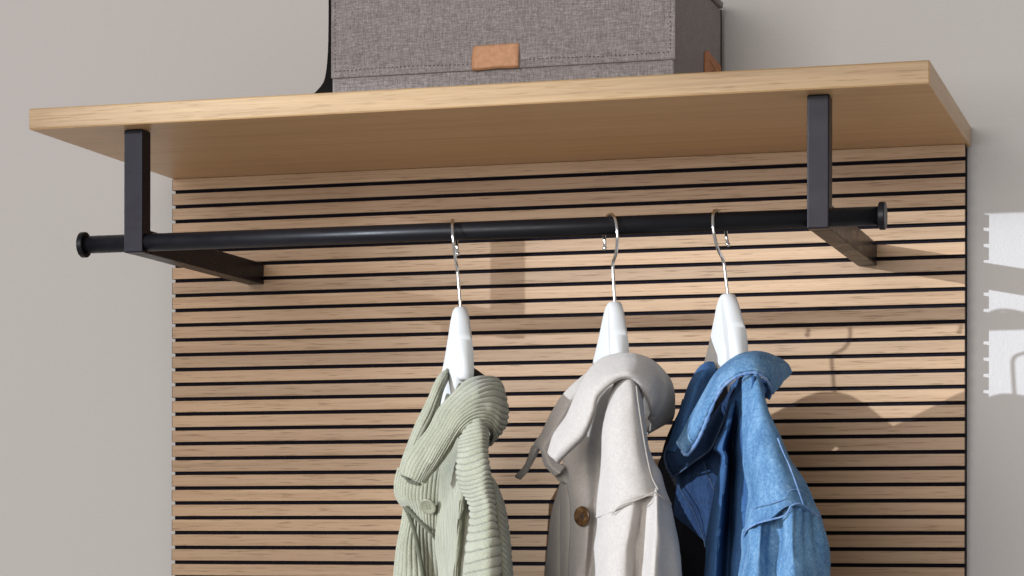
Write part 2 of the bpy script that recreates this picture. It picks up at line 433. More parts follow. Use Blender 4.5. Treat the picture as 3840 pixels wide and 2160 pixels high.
sheet(bm, prof, 0.4350, 0.4828, 0.0012, 12, lambda i, j: ((-0.0012 * math.sin(j * 3) * (1 - i)), -0.0006 * math.sin(i * 3.1), 0.0006 * i - 0.0004 * math.sin(i * 9) * j))
tab = obj('leather_tab', bm, M['leather'], bxr)
bm = bmesh.new(); x = 0.4372
while x < 0.481:
    dash(bm, (x, yf - 0.0014, 0.0789 + 0.0006 * (x - .435) / .048), (x + 0.0021, yf - 0.0014, 0.0789 + 0.0006 * (x - .435) / .048), 0.0004); x += 0.0033
st = obj('tab_stitching', bm, M['thread_tan'], tab); st['kind'] = 'stuff'
# side tag with a small house outline
xs = BX1 + 0.0006
bm = bmesh.new()
pts = [(-0.108, 0.0300), (-0.108, 0.0935), (-0.0985, 0.0968), (-0.0560, 0.0935), (-0.0360, 0.0935), (-0.0320, 0.0905), (-0.0340, 0.0300)]
lo = [bm.verts.new((xs, y, z)) for y, z in pts]; hi = [bm.verts.new((xs + 0.0022, y, z)) for y, z in pts]
bm.faces.new(lo[::-1]); bm.faces.new(hi)
for i in range(len(pts)): bm.faces.new((lo[i], lo[(i + 1) % len(pts)], hi[(i + 1) % len(pts)], hi[i]))
bmesh.ops.recalc_face_normals(bm, faces=bm.faces)
tag_ = obj('leather_tag', bm, M['leather2'], bxr)
bm = bmesh.new()
xh = xs + 0.0023
def line(bm, pl, r=0.00035):
    for a, b_ in zip(pl, pl[1:]): sweep(bm, [Vector((xh, *a)), Vector((xh, *b_))], r, 5)
line(bm, [(-0.086, 0.062), (-0.086, 0.0765), (-0.074, 0.0805), (-0.060, 0.0695), (-0.060, 0.062), (-0.068, 0.0565), (-0.076, 0.059)], 0.0004)
line(bm, [(-0.0745, 0.0625), (-0.0725, 0.0590)], 0.0005)
line(bm, [(-0.094, 0.0880), (-0.070, 0.0845), (-0.045, 0.0775)], 0.00028)
obj('house_emblem', bm, M['emboss'], tag_)

# ------------------------------------------------------------------ black bag left of the box
CLOTH = {
 'g_collar': [[[419.4,-426.6,-352.6],[422.7,-426.6,-339.5],[434.4,-426.6,-322.2],[446.1,-424.0,-307.5],[454.1,-418.0,-289.5],[463.8,-412.0,-276.2],[472.6,-403.0,-265.4],[483.2,-394.0,-260.3],[490.2,-376.0,-259.3],[490.8,-346.0,-258.5],[487.5,-322.0,-264.3],[478.3,-300.0,-269.4]],[[431.4,-439.6,-356.2],[438.1,-442.2,-342.5],[448.8,-442.2,-326.1],[460.0,-440.9,-311.2],[468.6,-439.6,-296.3],[478.1,-438.3,-286.2],[487.5,-437.0,-278.4],[497.4,-434.4,-274.9],[504.5,-412.0,-271.7],[506.8,-388.0,-275.0],[494.3,-334.0,-279.8],[482.7,-306.0,-284.7]],[[441.5,-444.8,-359.3],[451.5,-450.0,-344.4],[462.6,-451.3,-328.5],[472.4,-451.3,-314.2],[479.8,-451.3,-302.5],[488.8,-451.3,-295.6],[497.4,-450.0,-291.0],[504.7,-444.8,-289.3],[513.4,-437.0,-289.8],[516.3,-418.0,-294.3],[500.6,-352.0,-294.7],[483.9,-310.0,-298.2]],[[445.6,-442.2,-360.8],[458.5,-451.3,-345.7],[470.0,-453.9,-329.9],[479.4,-455.2,-316.8],[486.8,-455.2,-307.9],[494.1,-455.2,-302.5],[501.0,-453.9,-299.8],[508.0,-450.0,-299.7],[512.9,-442.2,-302.5],[514.8,-426.6,-309.6],[499.7,-364.0,-309.9],[481.5,-316.0,-312.5]],[[446.8,-437.0,-361.4],[461.3,-446.1,-346.1],[472.9,-450.0,-330.5],[480.6,-451.3,-318.9],[488.4,-452.6,-312.9],[495.3,-452.6,-308.9],[502.3,-451.3,-307.1],[508.4,-446.1,-308.1],[510.1,-437.0,-312.0],[506.6,-418.0,-318.6],[486.6,-364.0,-324.3],[470.6,-320.0,-323.3]]],
 'g_far_collar': [[[423.2,-300.0,-242.6],[418.4,-312.0,-250.0],[415.1,-318.0,-258.6],[411.2,-322.0,-271.3],[406.4,-326.0,-284.7],[400.8,-330.0,-299.0],[395.2,-334.0,-316.5],[390.4,-340.4,-334.0],[386.8,-343.6,-347.3]],[[426.0,-306.0,-246.4],[426.0,-322.0,-254.9],[423.6,-328.0,-264.4],[420.6,-332.0,-275.3],[417.2,-337.2,-287.9],[412.4,-343.6,-302.2],[406.8,-350.0,-318.1],[402.0,-356.4,-333.8],[397.1,-359.6,-350.3]],[[425.9,-300.0,-254.3],[424.5,-312.0,-265.9],[423.2,-320.0,-278.0],[423.0,-326.0,-289.1],[420.0,-330.0,-300.0],[416.1,-334.0,-310.1],[411.3,-340.4,-323.5],[405.7,-346.8,-338.5],[400.7,-350.0,-353.3]]],
 'g_back_neck': [[[446.9,-300.0,-242.2],[452.6,-296.0,-246.2],[457.5,-292.0,-250.2],[464.8,-290.0,-255.2]],[[450.1,-310.0,-259.6],[455.8,-306.0,-261.9],[460.6,-302.0,-264.2],[467.9,-300.0,-265.9]]],
 'g_shoulder': [[[481.8,-434.4,-310.4],[493.3,-450.0,-305.0],[503.9,-455.2,-303.0],[507.2,-444.8,-304.9],[501.4,-418.0,-308.3],[477.0,-352.0,-305.0]],[[483.3,-450.0,-320.9],[495.5,-464.7,-318.9],[507.6,-469.8,-317.3],[512.5,-464.7,-317.9],[508.4,-439.6,-321.1],[486.2,-382.0,-319.3]],[[485.6,-460.4,-332.6],[497.8,-473.2,-333.2],[510.3,-478.3,-331.1],[515.6,-473.2,-331.4],[512.3,-452.6,-333.3],[491.8,-400.0,-331.3]],[[487.0,-469.8,-353.0],[502.0,-485.1,-355.9],[516.2,-491.9,-353.8],[521.8,-486.8,-352.2],[518.6,-468.1,-354.0],[502.5,-426.6,-353.5]],[[492.6,-473.2,-369.7],[507.0,-491.9,-371.7],[520.9,-502.1,-368.9],[526.5,-497.0,-368.0],[524.7,-478.3,-369.2],[509.8,-439.6,-369.1]],[[498.6,-471.5,-384.4],[511.7,-495.3,-387.0],[526.2,-508.9,-385.7],[532.3,-505.5,-385.7],[530.6,-488.5,-389.2],[517.0,-452.6,-388.8]],[[500.4,-478.3,-409.1],[511.5,-502.1,-411.4],[528.6,-519.1,-410.7],[536.3,-515.7,-410.7],[535.4,-498.7,-412.9],[521.6,-464.7,-412.9]],[[500.7,-493.6,-446.5],[513.8,-515.7,-446.1],[533.9,-536.1,-445.1],[543.0,-532.7,-445.1],[543.7,-515.7,-445.6],[528.4,-476.6,-446.6]],[[500.4,-502.1,-473.1],[515.6,-527.6,-472.3],[538.2,-549.7,-471.6],[548.8,-546.3,-471.5],[549.7,-527.6,-472.0],[533.4,-485.1,-473.2]]],
 'g_front': [[[438.1,-345.5,-313.3],[445.4,-354.7,-311.3],[453.5,-363.9,-310.1],[460.8,-370.8,-308.9],[467.3,-375.4,-307.6],[469.2,-370.8,-306.6]],[[435.2,-352.4,-334.0],[444.1,-363.9,-333.6],[452.2,-373.1,-333.2],[462.1,-388.1,-333.0],[477.4,-420.5,-334.2],[479.9,-412.4,-334.0]],[[434.2,-357.0,-350.8],[444.7,-370.8,-351.6],[456.2,-388.1,-352.6],[475.1,-428.6,-354.1],[491.2,-461.0,-355.5],[492.6,-444.8,-355.1]],[[433.1,-359.3,-371.2],[445.3,-375.4,-372.0],[464.1,-412.4,-373.1],[487.5,-464.7,-374.5],[494.5,-466.4,-373.4],[489.6,-428.6,-371.9]],[[431.9,-361.6,-395.7],[445.2,-380.0,-396.3],[472.0,-436.7,-397.2],[489.7,-471.5,-397.9],[492.0,-461.0,-397.4],[503.2,-468.1,-397.5]],[[432.4,-363.9,-420.2],[447.9,-388.1,-420.9],[474.6,-444.8,-421.1],[489.2,-474.9,-420.6],[491.6,-464.7,-421.4],[506.2,-480.0,-421.4]],[[435.6,-366.2,-448.6],[451.4,-396.2,-448.1],[473.0,-444.8,-447.3],[485.7,-471.5,-446.9],[489.8,-466.4,-446.9],[506.5,-488.5,-446.5]],[[438.1,-370.8,-477.0],[456.7,-412.4,-475.8],[478.3,-461.0,-474.3],[487.7,-474.9,-473.9],[491.7,-469.8,-474.0],[507.3,-493.6,-473.3]]],
 'g_back': [[[509.3,-444.8,-349.4],[509.8,-439.6,-354.7],[507.9,-426.6,-357.5],[496.0,-382.0,-358.7]],[[517.7,-468.1,-364.3],[520.3,-464.7,-363.5],[518.0,-447.4,-364.6],[501.4,-388.0,-364.8]],[[524.8,-483.4,-383.0],[529.1,-481.7,-382.3],[529.8,-468.1,-381.3],[517.6,-418.0,-382.1]],[[530.3,-493.6,-404.5],[534.6,-491.9,-404.5],[536.1,-478.3,-402.9],[525.9,-431.8,-404.2]],[[534.6,-503.8,-425.8],[539.3,-502.1,-425.8],[541.1,-488.5,-424.3],[531.0,-442.2,-426.8]],[[538.7,-510.6,-446.0],[543.7,-508.9,-446.0],[545.2,-495.3,-446.2],[535.8,-450.0,-446.9]],[[542.9,-519.1,-472.3],[547.9,-517.4,-472.3],[549.6,-502.1,-472.7],[541.3,-460.4,-473.8]]],
 'g_placket': [[[385.1,-341.2,-343.4],[400.2,-346.0,-345.3],[415.8,-348.4,-346.3],[434.8,-348.4,-339.9]],[[383.0,-343.6,-357.5],[398.4,-353.2,-357.0],[416.9,-356.8,-354.8],[434.6,-353.2,-351.5]],[[382.6,-341.2,-369.1],[398.3,-355.6,-371.0],[416.4,-360.4,-371.2],[433.7,-355.6,-371.2]],[[386.5,-338.8,-378.1],[401.9,-353.2,-379.2],[418.2,-360.4,-386.7],[432.9,-355.6,-390.8]],[[390.1,-334.0,-382.6],[402.0,-346.0,-386.5],[418.3,-355.6,-398.1],[430.5,-350.8,-405.5]],[[389.5,-326.0,-383.8],[401.4,-336.4,-390.5],[416.8,-346.0,-403.8],[428.2,-343.6,-416.9]]],
 'g_far_front': [[[385.5,-322.0,-378.7],[391.1,-328.0,-378.8],[397.8,-326.0,-378.8],[409.6,-322.0,-378.8],[425.6,-320.0,-382.1]],[[382.6,-320.0,-393.7],[393.1,-330.0,-393.8],[401.2,-328.0,-394.6],[411.2,-324.0,-395.4],[426.3,-322.0,-397.1]],[[379.6,-320.0,-412.0],[391.9,-334.0,-412.0],[402.5,-332.0,-412.0],[411.9,-326.0,-412.0],[427.8,-324.0,-412.0]],[[376.9,-320.0,-428.7],[392.4,-338.0,-428.6],[405.7,-336.0,-428.6],[414.3,-328.0,-428.6],[429.4,-326.0,-428.5]],[[374.6,-320.0,-449.5],[392.2,-340.0,-449.2],[409.7,-340.0,-449.1],[416.8,-330.0,-449.2],[430.9,-328.0,-449.1]],[[372.2,-320.0,-478.9],[392.8,-344.0,-478.1],[414.5,-344.0,-477.9],[421.6,-334.0,-478.1],[432.5,-330.0,-478.1]]],
 'g_seam': [[392.4,-340.9,-381.5],[397.2,-343.2,-389.0],[401.5,-344.3,-398.9],[405.8,-346.6,-410.4],[409.6,-348.9,-424.4],[413.0,-351.2,-436.7],[415.4,-352.4,-448.9],[417.3,-352.4,-469.4]],
 'g_seam2': [[397.8,-352.7,-381.7],[407.8,-355.2,-391.2],[417.3,-357.7,-399.8],[424.2,-357.7,-406.3],[430.7,-356.5,-414.5]],
 'g_button': [[425.8,-369.1,-381.8]],
 'g_stitch': [[395.2,-356.5,-350.9],[399.1,-357.7,-353.0],[403.0,-359.0,-357.2],[408.6,-360.3,-358.9],[414.2,-361.5,-360.2]],
 'b_collar': [[[562.1,-429.2,-333.1],[568.9,-431.8,-316.6],[579.6,-431.8,-299.1],[589.0,-429.2,-278.5],[597.2,-424.0,-261.1],[604.7,-412.0,-249.9],[616.4,-406.0,-243.2],[630.1,-400.0,-240.7],[643.5,-388.0,-243.2],[651.3,-358.0,-250.7],[654.9,-326.0,-262.2],[655.4,-308.0,-280.5],[648.9,-292.0,-298.1],[632.7,-270.0,-296.8]],[[566.5,-439.6,-336.5],[577.8,-447.4,-322.2],[590.6,-450.0,-306.0],[599.6,-450.0,-286.7],[606.4,-447.4,-270.1],[616.2,-444.8,-260.0],[629.2,-444.8,-253.9],[641.5,-442.2,-251.5],[654.5,-434.4,-255.1],[663.2,-418.0,-264.4],[660.8,-370.0,-273.1],[653.9,-326.0,-287.6],[645.7,-308.0,-302.9],[630.8,-280.0,-303.5]],[[571.5,-444.8,-340.1],[585.3,-456.5,-327.5],[599.4,-460.4,-313.3],[608.7,-461.7,-295.2],[614.1,-461.7,-278.4],[624.3,-463.0,-268.5],[635.7,-463.0,-262.5],[646.9,-460.4,-260.6],[657.4,-452.6,-265.1],[664.2,-439.6,-275.0],[663.8,-412.0,-286.5],[650.5,-352.0,-298.0],[641.6,-322.0,-308.1],[626.8,-290.0,-309.1]],[[574.4,-442.2,-343.0],[589.0,-455.2,-331.4],[603.9,-460.4,-318.2],[613.0,-463.0,-299.2],[617.1,-463.8,-283.9],[627.3,-464.7,-274.0],[638.6,-464.7,-267.5],[648.4,-463.0,-266.6],[656.0,-455.2,-272.4],[660.9,-442.2,-283.3],[660.1,-424.0,-294.9],[647.5,-370.0,-304.8],[636.2,-328.0,-312.4],[624.9,-300.0,-311.6]],[[574.3,-434.4,-344.4],[588.4,-447.4,-333.0],[603.8,-452.6,-320.8],[612.5,-455.2,-301.6],[616.9,-457.8,-286.4],[627.1,-459.1,-276.0],[637.9,-459.1,-269.5],[647.2,-456.5,-268.5],[653.7,-447.4,-274.8],[657.1,-434.4,-286.2],[653.5,-406.0,-297.8],[641.7,-358.0,-307.2],[632.6,-326.0,-313.4],[622.8,-300.0,-312.6]]],
 'b_far_collar': [[[574.8,-300.0,-244.7],[563.5,-318.0,-255.5],[554.5,-324.0,-264.5],[544.9,-328.0,-275.9],[535.9,-332.0,-292.4],[529.5,-337.6,-310.1],[523.1,-341.2,-321.4],[531.8,-348.4,-327.9],[535.3,-352.0,-342.4],[547.4,-355.6,-354.3]],[[576.4,-306.0,-255.5],[569.4,-328.0,-267.1],[562.4,-337.6,-277.7],[556.9,-348.4,-289.5],[550.5,-355.6,-303.0],[545.1,-362.8,-316.4],[539.8,-366.4,-324.6],[544.0,-373.6,-333.0],[549.2,-377.2,-344.2],[558.6,-377.2,-351.4]],[[575.9,-300.0,-268.6],[571.0,-318.0,-279.8],[566.2,-328.0,-290.6],[561.5,-334.0,-301.1],[557.1,-341.2,-311.6],[552.7,-348.4,-321.0],[550.5,-355.6,-327.4],[552.5,-362.8,-334.7],[556.6,-366.4,-339.9],[561.9,-366.4,-344.0]]],
 'b_lapel_tip': [[[523.7,-330.0,-320.0],[518.3,-330.0,-323.5],[513.4,-326.0,-333.2],[506.3,-318.0,-342.2],[493.8,-306.0,-351.3]],[[530.5,-344.8,-323.2],[527.3,-348.4,-326.9],[521.0,-341.2,-334.8],[512.5,-330.0,-344.6],[498.9,-316.0,-354.0]],[[530.1,-337.6,-326.5],[527.9,-341.2,-330.7],[521.6,-334.0,-338.6],[513.5,-326.0,-347.6],[501.9,-312.0,-355.5]]],
 'b_front': [[[555.5,-354.7,-328.4],[575.8,-363.9,-316.8],[594.9,-377.7,-283.5],[607.8,-359.3,-266.6],[619.9,-366.2,-269.2]],[[557.6,-354.7,-339.6],[571.2,-366.2,-337.0],[585.1,-375.4,-327.4],[595.6,-363.9,-317.0],[610.2,-368.5,-312.3]],[[560.5,-354.7,-357.9],[572.5,-368.5,-358.3],[584.3,-375.4,-358.6],[594.0,-368.5,-358.5],[606.0,-370.8,-358.6]],[[563.5,-354.7,-379.7],[575.4,-373.1,-380.0],[587.1,-380.0,-380.1],[594.1,-375.4,-380.1],[608.8,-388.1,-380.3]],[[564.5,-357.0,-403.8],[576.9,-375.4,-403.9],[589.3,-388.1,-404.0],[594.0,-377.7,-403.9],[622.4,-444.8,-404.3]],[[564.0,-359.3,-427.9],[575.9,-377.7,-427.8],[587.7,-388.1,-427.7],[593.8,-380.0,-427.7],[623.7,-452.9,-427.3]],[[562.9,-361.6,-447.9],[575.7,-380.0,-447.6],[584.0,-380.0,-447.5],[592.2,-380.0,-447.5],[625.0,-461.0,-446.2]],[[562.4,-363.9,-476.0],[577.1,-388.1,-475.3],[584.0,-380.0,-475.4],[594.3,-388.1,-475.1],[626.0,-464.7,-472.9]]],
 'b_stand': [[[548.0,-354.0,-344.6],[555.4,-358.0,-341.7],[561.7,-358.0,-338.7]],[[548.9,-352.0,-355.4],[556.4,-358.0,-354.8],[561.4,-358.0,-352.4]],[[554.6,-350.0,-359.4],[559.2,-356.0,-359.6],[561.9,-356.0,-362.4]]],
 'b_facing': [[[548.5,-336.0,-357.4],[553.7,-342.0,-359.2],[558.2,-346.0,-360.2],[562.3,-346.0,-361.8]],[[548.9,-336.0,-382.6],[554.7,-344.0,-382.7],[559.6,-348.0,-382.8],[564.6,-348.0,-382.8]],[[549.2,-338.0,-411.9],[555.3,-346.0,-411.9],[560.2,-350.0,-411.9],[565.2,-350.0,-411.9]],[[548.7,-340.0,-448.3],[554.7,-348.0,-448.1],[559.9,-352.0,-448.1],[564.9,-352.0,-448.0]],[[547.9,-340.0,-476.8],[553.9,-348.0,-476.5],[560.0,-352.0,-476.3],[565.0,-352.0,-476.3]]],
 'b_far_sleeve': [[[544.2,-322.0,-358.7],[547.9,-330.0,-358.9],[550.3,-334.0,-359.0],[553.2,-334.0,-360.7]],[[536.9,-316.0,-382.3],[542.8,-328.0,-382.5],[547.4,-334.0,-382.6],[553.8,-336.0,-382.6]],[[530.5,-312.0,-402.0],[539.0,-328.0,-402.1],[546.3,-336.0,-402.1],[554.4,-338.0,-402.1]],[[526.6,-308.0,-424.2],[537.3,-328.0,-424.1],[546.0,-338.0,-424.0],[555.0,-340.0,-424.0]],[[524.4,-306.0,-448.9],[535.7,-328.0,-448.5],[545.8,-340.0,-448.3],[554.7,-342.0,-448.2]],[[522.2,-304.0,-477.9],[534.9,-328.0,-477.2],[545.8,-340.0,-476.8],[554.8,-342.0,-476.6]]],
 'b_shoulder': [[[626.0,-431.8,-271.4],[634.8,-447.4,-267.7],[643.7,-455.2,-266.5],[649.4,-450.0,-269.1],[648.7,-426.6,-274.4],[627.8,-352.0,-269.5]],[[623.4,-447.4,-287.8],[634.6,-466.4,-285.2],[645.7,-471.5,-283.8],[654.7,-468.1,-284.7],[654.6,-439.6,-289.8],[634.2,-370.0,-285.7]],[[623.4,-460.4,-305.9],[634.3,-476.6,-304.9],[647.7,-483.4,-303.5],[658.2,-478.3,-304.3],[660.4,-452.6,-309.8],[640.6,-388.0,-306.6]],[[623.5,-468.1,-325.5],[635.5,-485.1,-325.3],[650.3,-493.6,-324.8],[663.0,-490.2,-325.8],[665.3,-464.7,-328.6],[646.9,-406.0,-326.2]],[[623.1,-473.2,-345.8],[636.7,-493.6,-346.5],[653.8,-503.8,-346.9],[668.4,-500.4,-346.9],[672.7,-471.5,-344.2],[657.2,-424.0,-342.5]],[[623.5,-476.6,-356.7],[638.3,-498.7,-358.1],[657.0,-512.3,-359.3],[673.4,-507.2,-359.3],[680.0,-478.3,-354.1],[665.0,-431.8,-352.7]],[[621.7,-476.6,-375.6],[637.2,-500.4,-376.1],[656.4,-515.7,-375.0],[676.1,-512.3,-372.0],[685.2,-481.7,-368.4],[670.7,-439.6,-367.5]],[[619.9,-476.6,-393.8],[636.1,-502.1,-391.1],[650.2,-512.3,-386.8],[679.5,-510.6,-374.9],[691.2,-481.7,-382.0],[678.6,-439.6,-381.3]]],
 'b_sleeve': [[[618.9,-469.8,-384.6],[633.5,-491.9,-382.7],[646.5,-500.4,-380.6],[660.7,-502.1,-374.7],[668.7,-500.4,-371.0],[677.5,-502.1,-367.3],[682.8,-502.1,-367.4],[687.0,-490.2,-373.1],[686.6,-466.4,-378.7],[671.6,-412.0,-377.8]],[[619.3,-473.2,-392.3],[634.1,-497.0,-392.5],[647.8,-508.9,-389.7],[663.6,-514.0,-382.4],[668.7,-500.4,-379.2],[678.0,-507.2,-376.4],[685.6,-517.4,-375.8],[689.3,-500.4,-379.3],[690.1,-474.9,-384.9],[675.7,-426.6,-384.2]],[[619.4,-476.6,-405.9],[634.6,-502.1,-406.0],[650.0,-517.4,-406.1],[663.0,-520.8,-404.6],[666.1,-502.1,-404.5],[676.2,-512.3,-403.1],[688.4,-529.3,-401.7],[692.8,-508.9,-402.3],[694.8,-480.0,-404.4],[680.6,-434.4,-404.2]],[[619.5,-480.0,-423.4],[635.2,-507.2,-423.2],[650.2,-524.2,-423.1],[662.0,-525.9,-423.1],[665.1,-507.2,-423.2],[674.0,-515.7,-423.1],[688.9,-537.8,-423.0],[695.1,-515.7,-423.0],[698.8,-485.1,-424.6],[684.7,-442.2,-424.8]],[[620.4,-485.1,-445.9],[635.7,-512.3,-445.5],[650.4,-531.0,-445.1],[662.2,-532.7,-445.1],[664.8,-512.3,-445.3],[672.5,-519.1,-445.2],[689.1,-544.6,-444.7],[696.3,-520.8,-445.0],[702.2,-490.2,-445.4],[688.3,-447.4,-446.1]],[[620.8,-490.2,-472.3],[636.8,-519.1,-471.4],[651.4,-537.8,-470.8],[662.7,-537.8,-470.7],[665.3,-517.4,-471.2],[673.0,-524.2,-471.0],[689.9,-551.4,-470.1],[697.5,-525.9,-470.7],[705.1,-495.3,-471.4],[691.6,-455.2,-472.5]]],
 'b_seam': [[644.1,-512.3,-391.6],[650.3,-515.7,-385.3],[657.8,-518.3,-381.7],[665.0,-520.0,-379.5],[674.1,-520.0,-376.6],[684.0,-520.0,-372.6],[690.1,-510.6,-377.2],[692.0,-488.5,-382.1]],
 'b_seam2': [[654.8,-466.4,-276.0],[659.5,-475.8,-295.7],[665.4,-485.9,-318.1],[671.1,-493.6,-340.1],[677.7,-502.9,-358.3],[685.6,-512.3,-369.8]],
 'b_button': [[584.3,-389.2,-391.7]],
 'd_collar': [[[684.7,-434.4,-324.4],[689.8,-434.4,-315.4],[695.9,-434.4,-303.4],[702.7,-433.1,-290.4],[710.0,-430.5,-277.4],[718.9,-426.6,-261.9],[728.3,-421.0,-251.2],[737.7,-415.0,-244.1],[748.8,-409.0,-241.7],[758.3,-394.0,-242.1],[764.4,-364.0,-244.2],[768.2,-330.0,-248.8],[770.1,-318.0,-255.8]],[[688.9,-442.2,-328.7],[695.2,-444.8,-319.4],[702.3,-447.4,-307.5],[708.8,-447.4,-294.7],[716.0,-446.1,-281.9],[724.4,-444.8,-267.4],[734.3,-443.5,-257.6],[744.3,-442.2,-251.7],[755.5,-439.6,-249.6],[765.3,-431.8,-251.8],[770.7,-406.0,-254.8],[770.7,-364.0,-258.9],[767.7,-332.0,-262.1]],[[692.5,-444.8,-333.1],[700.2,-450.0,-323.1],[707.2,-453.9,-311.7],[713.5,-455.2,-298.6],[720.8,-456.5,-286.0],[728.5,-456.5,-272.5],[738.5,-456.5,-263.7],[748.0,-455.2,-258.3],[758.9,-452.6,-256.6],[768.2,-444.8,-260.0],[773.1,-429.2,-265.1],[771.6,-394.0,-269.2],[768.0,-364.0,-269.9]],[[694.6,-442.2,-336.1],[703.9,-448.7,-326.1],[710.7,-453.9,-315.2],[717.1,-456.5,-302.0],[723.5,-459.1,-289.6],[730.9,-460.4,-277.0],[740.6,-460.4,-268.7],[749.8,-459.1,-264.1],[760.7,-457.8,-262.9],[768.7,-450.0,-266.8],[772.3,-435.7,-272.8],[770.3,-412.0,-277.7],[765.9,-382.0,-276.7]],[[694.7,-434.4,-337.6],[704.7,-442.2,-328.0],[711.5,-447.4,-317.1],[717.7,-450.0,-303.7],[723.6,-452.6,-291.1],[730.6,-453.9,-279.2],[740.1,-453.9,-271.0],[749.2,-452.6,-266.6],[760.2,-451.3,-265.7],[767.1,-443.5,-270.2],[769.5,-430.5,-276.2],[765.5,-400.0,-280.4],[760.6,-370.0,-279.2]]],
 'd_collar_edge': [[685.5,-437.0,-325.0],[690.6,-442.2,-331.3],[696.6,-446.1,-337.3],[706.5,-453.9,-328.0],[713.3,-459.1,-317.2],[719.5,-461.7,-304.0],[725.4,-463.8,-291.4],[732.4,-464.7,-279.3],[741.9,-464.7,-271.1],[751.2,-463.8,-266.8],[762.2,-463.0,-265.8],[769.4,-455.2,-270.4],[771.4,-440.9,-276.5],[768.2,-418.0,-281.5],[759.5,-382.0,-284.1]],
 'd_far_collar': [[[693.0,-310.0,-243.9],[689.0,-322.0,-244.6],[682.4,-326.0,-249.3],[676.8,-330.0,-259.0],[672.6,-334.0,-269.2],[670.1,-341.2,-281.3],[667.1,-348.4,-295.2],[664.2,-353.8,-308.0],[661.3,-359.2,-320.8],[657.5,-362.8,-328.9]],[[696.5,-318.0,-250.4],[695.0,-337.6,-252.6],[690.9,-348.4,-257.8],[686.9,-355.6,-266.2],[684.4,-362.8,-276.5],[681.1,-366.4,-288.2],[677.8,-370.0,-300.0],[674.5,-373.6,-312.6],[671.7,-377.2,-322.5],[668.1,-377.2,-331.3]],[[696.7,-310.0,-259.0],[694.5,-326.0,-261.8],[691.5,-334.0,-268.6],[690.3,-341.2,-276.2],[688.2,-348.4,-284.7],[685.2,-355.6,-295.8],[682.2,-362.8,-306.8],[679.2,-370.0,-317.8],[677.3,-373.6,-325.9],[675.5,-373.6,-333.0]]],
 'd_lining': [[[660.1,-300.0,-277.9],[657.7,-306.0,-291.1],[652.5,-312.0,-304.1],[646.8,-316.0,-319.8],[644.0,-320.0,-333.6],[641.2,-322.0,-343.7],[646.4,-326.0,-356.5],[657.0,-330.0,-382.8],[661.6,-332.0,-394.9]],[[668.8,-310.0,-287.8],[665.5,-316.0,-300.8],[661.7,-320.0,-311.9],[658.0,-324.0,-323.9],[656.1,-328.0,-335.8],[654.7,-330.0,-345.9],[659.4,-334.0,-356.8],[669.8,-336.0,-382.9],[672.7,-338.0,-399.7]],[[684.2,-312.0,-288.1],[681.7,-318.0,-301.1],[680.8,-322.0,-312.2],[677.0,-326.0,-324.1],[677.9,-330.0,-336.1],[678.3,-332.0,-346.1],[681.1,-336.0,-357.0],[685.7,-338.0,-383.0],[686.2,-340.0,-403.7]]],
 'd_stand': [[[665.4,-361.0,-322.7],[677.1,-373.0,-321.5],[691.8,-382.0,-313.1],[707.4,-388.0,-297.7],[722.9,-394.0,-280.7],[732.4,-397.0,-269.6]],[[658.5,-361.0,-328.0],[673.9,-379.0,-328.8],[688.9,-389.5,-324.0],[705.7,-397.0,-310.4],[719.4,-403.0,-295.1],[728.3,-403.0,-281.3]],[[655.5,-358.0,-336.8],[671.2,-379.0,-335.9],[689.2,-391.0,-330.2],[703.4,-398.5,-324.5],[715.0,-403.0,-309.1],[725.3,-406.0,-291.9]],[[659.2,-358.0,-347.6],[673.3,-376.0,-343.8],[689.8,-389.5,-336.4],[702.2,-397.0,-331.5],[711.1,-401.5,-324.7],[721.8,-406.0,-307.5]],[[664.1,-355.0,-354.7],[676.3,-373.0,-349.9],[691.0,-386.5,-341.6],[702.4,-394.0,-334.9],[710.8,-400.0,-327.3],[720.3,-403.0,-314.4]]],
 'd_stand_seam': [[671.4,-375.6,-323.7],[663.5,-369.2,-326.5],[659.0,-366.0,-330.8],[657.9,-364.4,-337.9],[660.7,-364.4,-346.9],[665.4,-362.8,-355.0]],
 'd_stand_seam2': [[665.4,-362.8,-355.0],[678.8,-380.4,-348.8],[694.0,-396.4,-340.6],[704.6,-404.4,-334.8],[711.9,-409.2,-328.5],[719.9,-414.0,-314.0],[725.5,-415.6,-301.1],[729.6,-414.0,-285.4],[733.0,-409.2,-274.8]],
 'd_far_front': [[[657.1,-340.6,-347.1],[668.8,-351.6,-342.1],[683.1,-358.2,-335.3],[695.4,-364.8,-328.5],[709.0,-369.2,-318.1]],[[663.1,-342.8,-359.0],[673.7,-353.8,-356.2],[684.0,-360.4,-350.1],[695.0,-367.0,-342.4],[710.4,-371.4,-338.0]],[[660.5,-338.4,-376.5],[674.0,-351.6,-370.4],[686.4,-360.4,-365.9],[698.8,-369.2,-363.0],[710.8,-373.6,-360.8]],[[660.8,-334.0,-390.9],[674.7,-347.2,-386.3],[686.8,-358.2,-384.0],[697.5,-367.0,-383.4],[709.3,-373.6,-383.5]],[[674.4,-338.4,-399.7],[682.0,-347.2,-400.6],[689.6,-356.0,-402.2],[697.1,-364.8,-403.9],[707.3,-371.4,-403.9]],[[685.6,-345.0,-410.1],[689.0,-349.4,-411.7],[692.8,-356.0,-413.3],[697.5,-362.6,-416.5],[706.0,-369.2,-418.0]]],
 'd_seam3': [[667.8,-356.5,-360.2],[675.4,-361.5,-372.2],[683.2,-364.0,-383.3],[689.9,-365.3,-397.5],[695.1,-366.5,-411.7],[697.6,-369.0,-420.4]],
 'd_seam4': [[697.3,-377.7,-342.0],[701.1,-380.2,-350.7],[705.3,-381.5,-360.2],[708.8,-382.8,-367.2]],
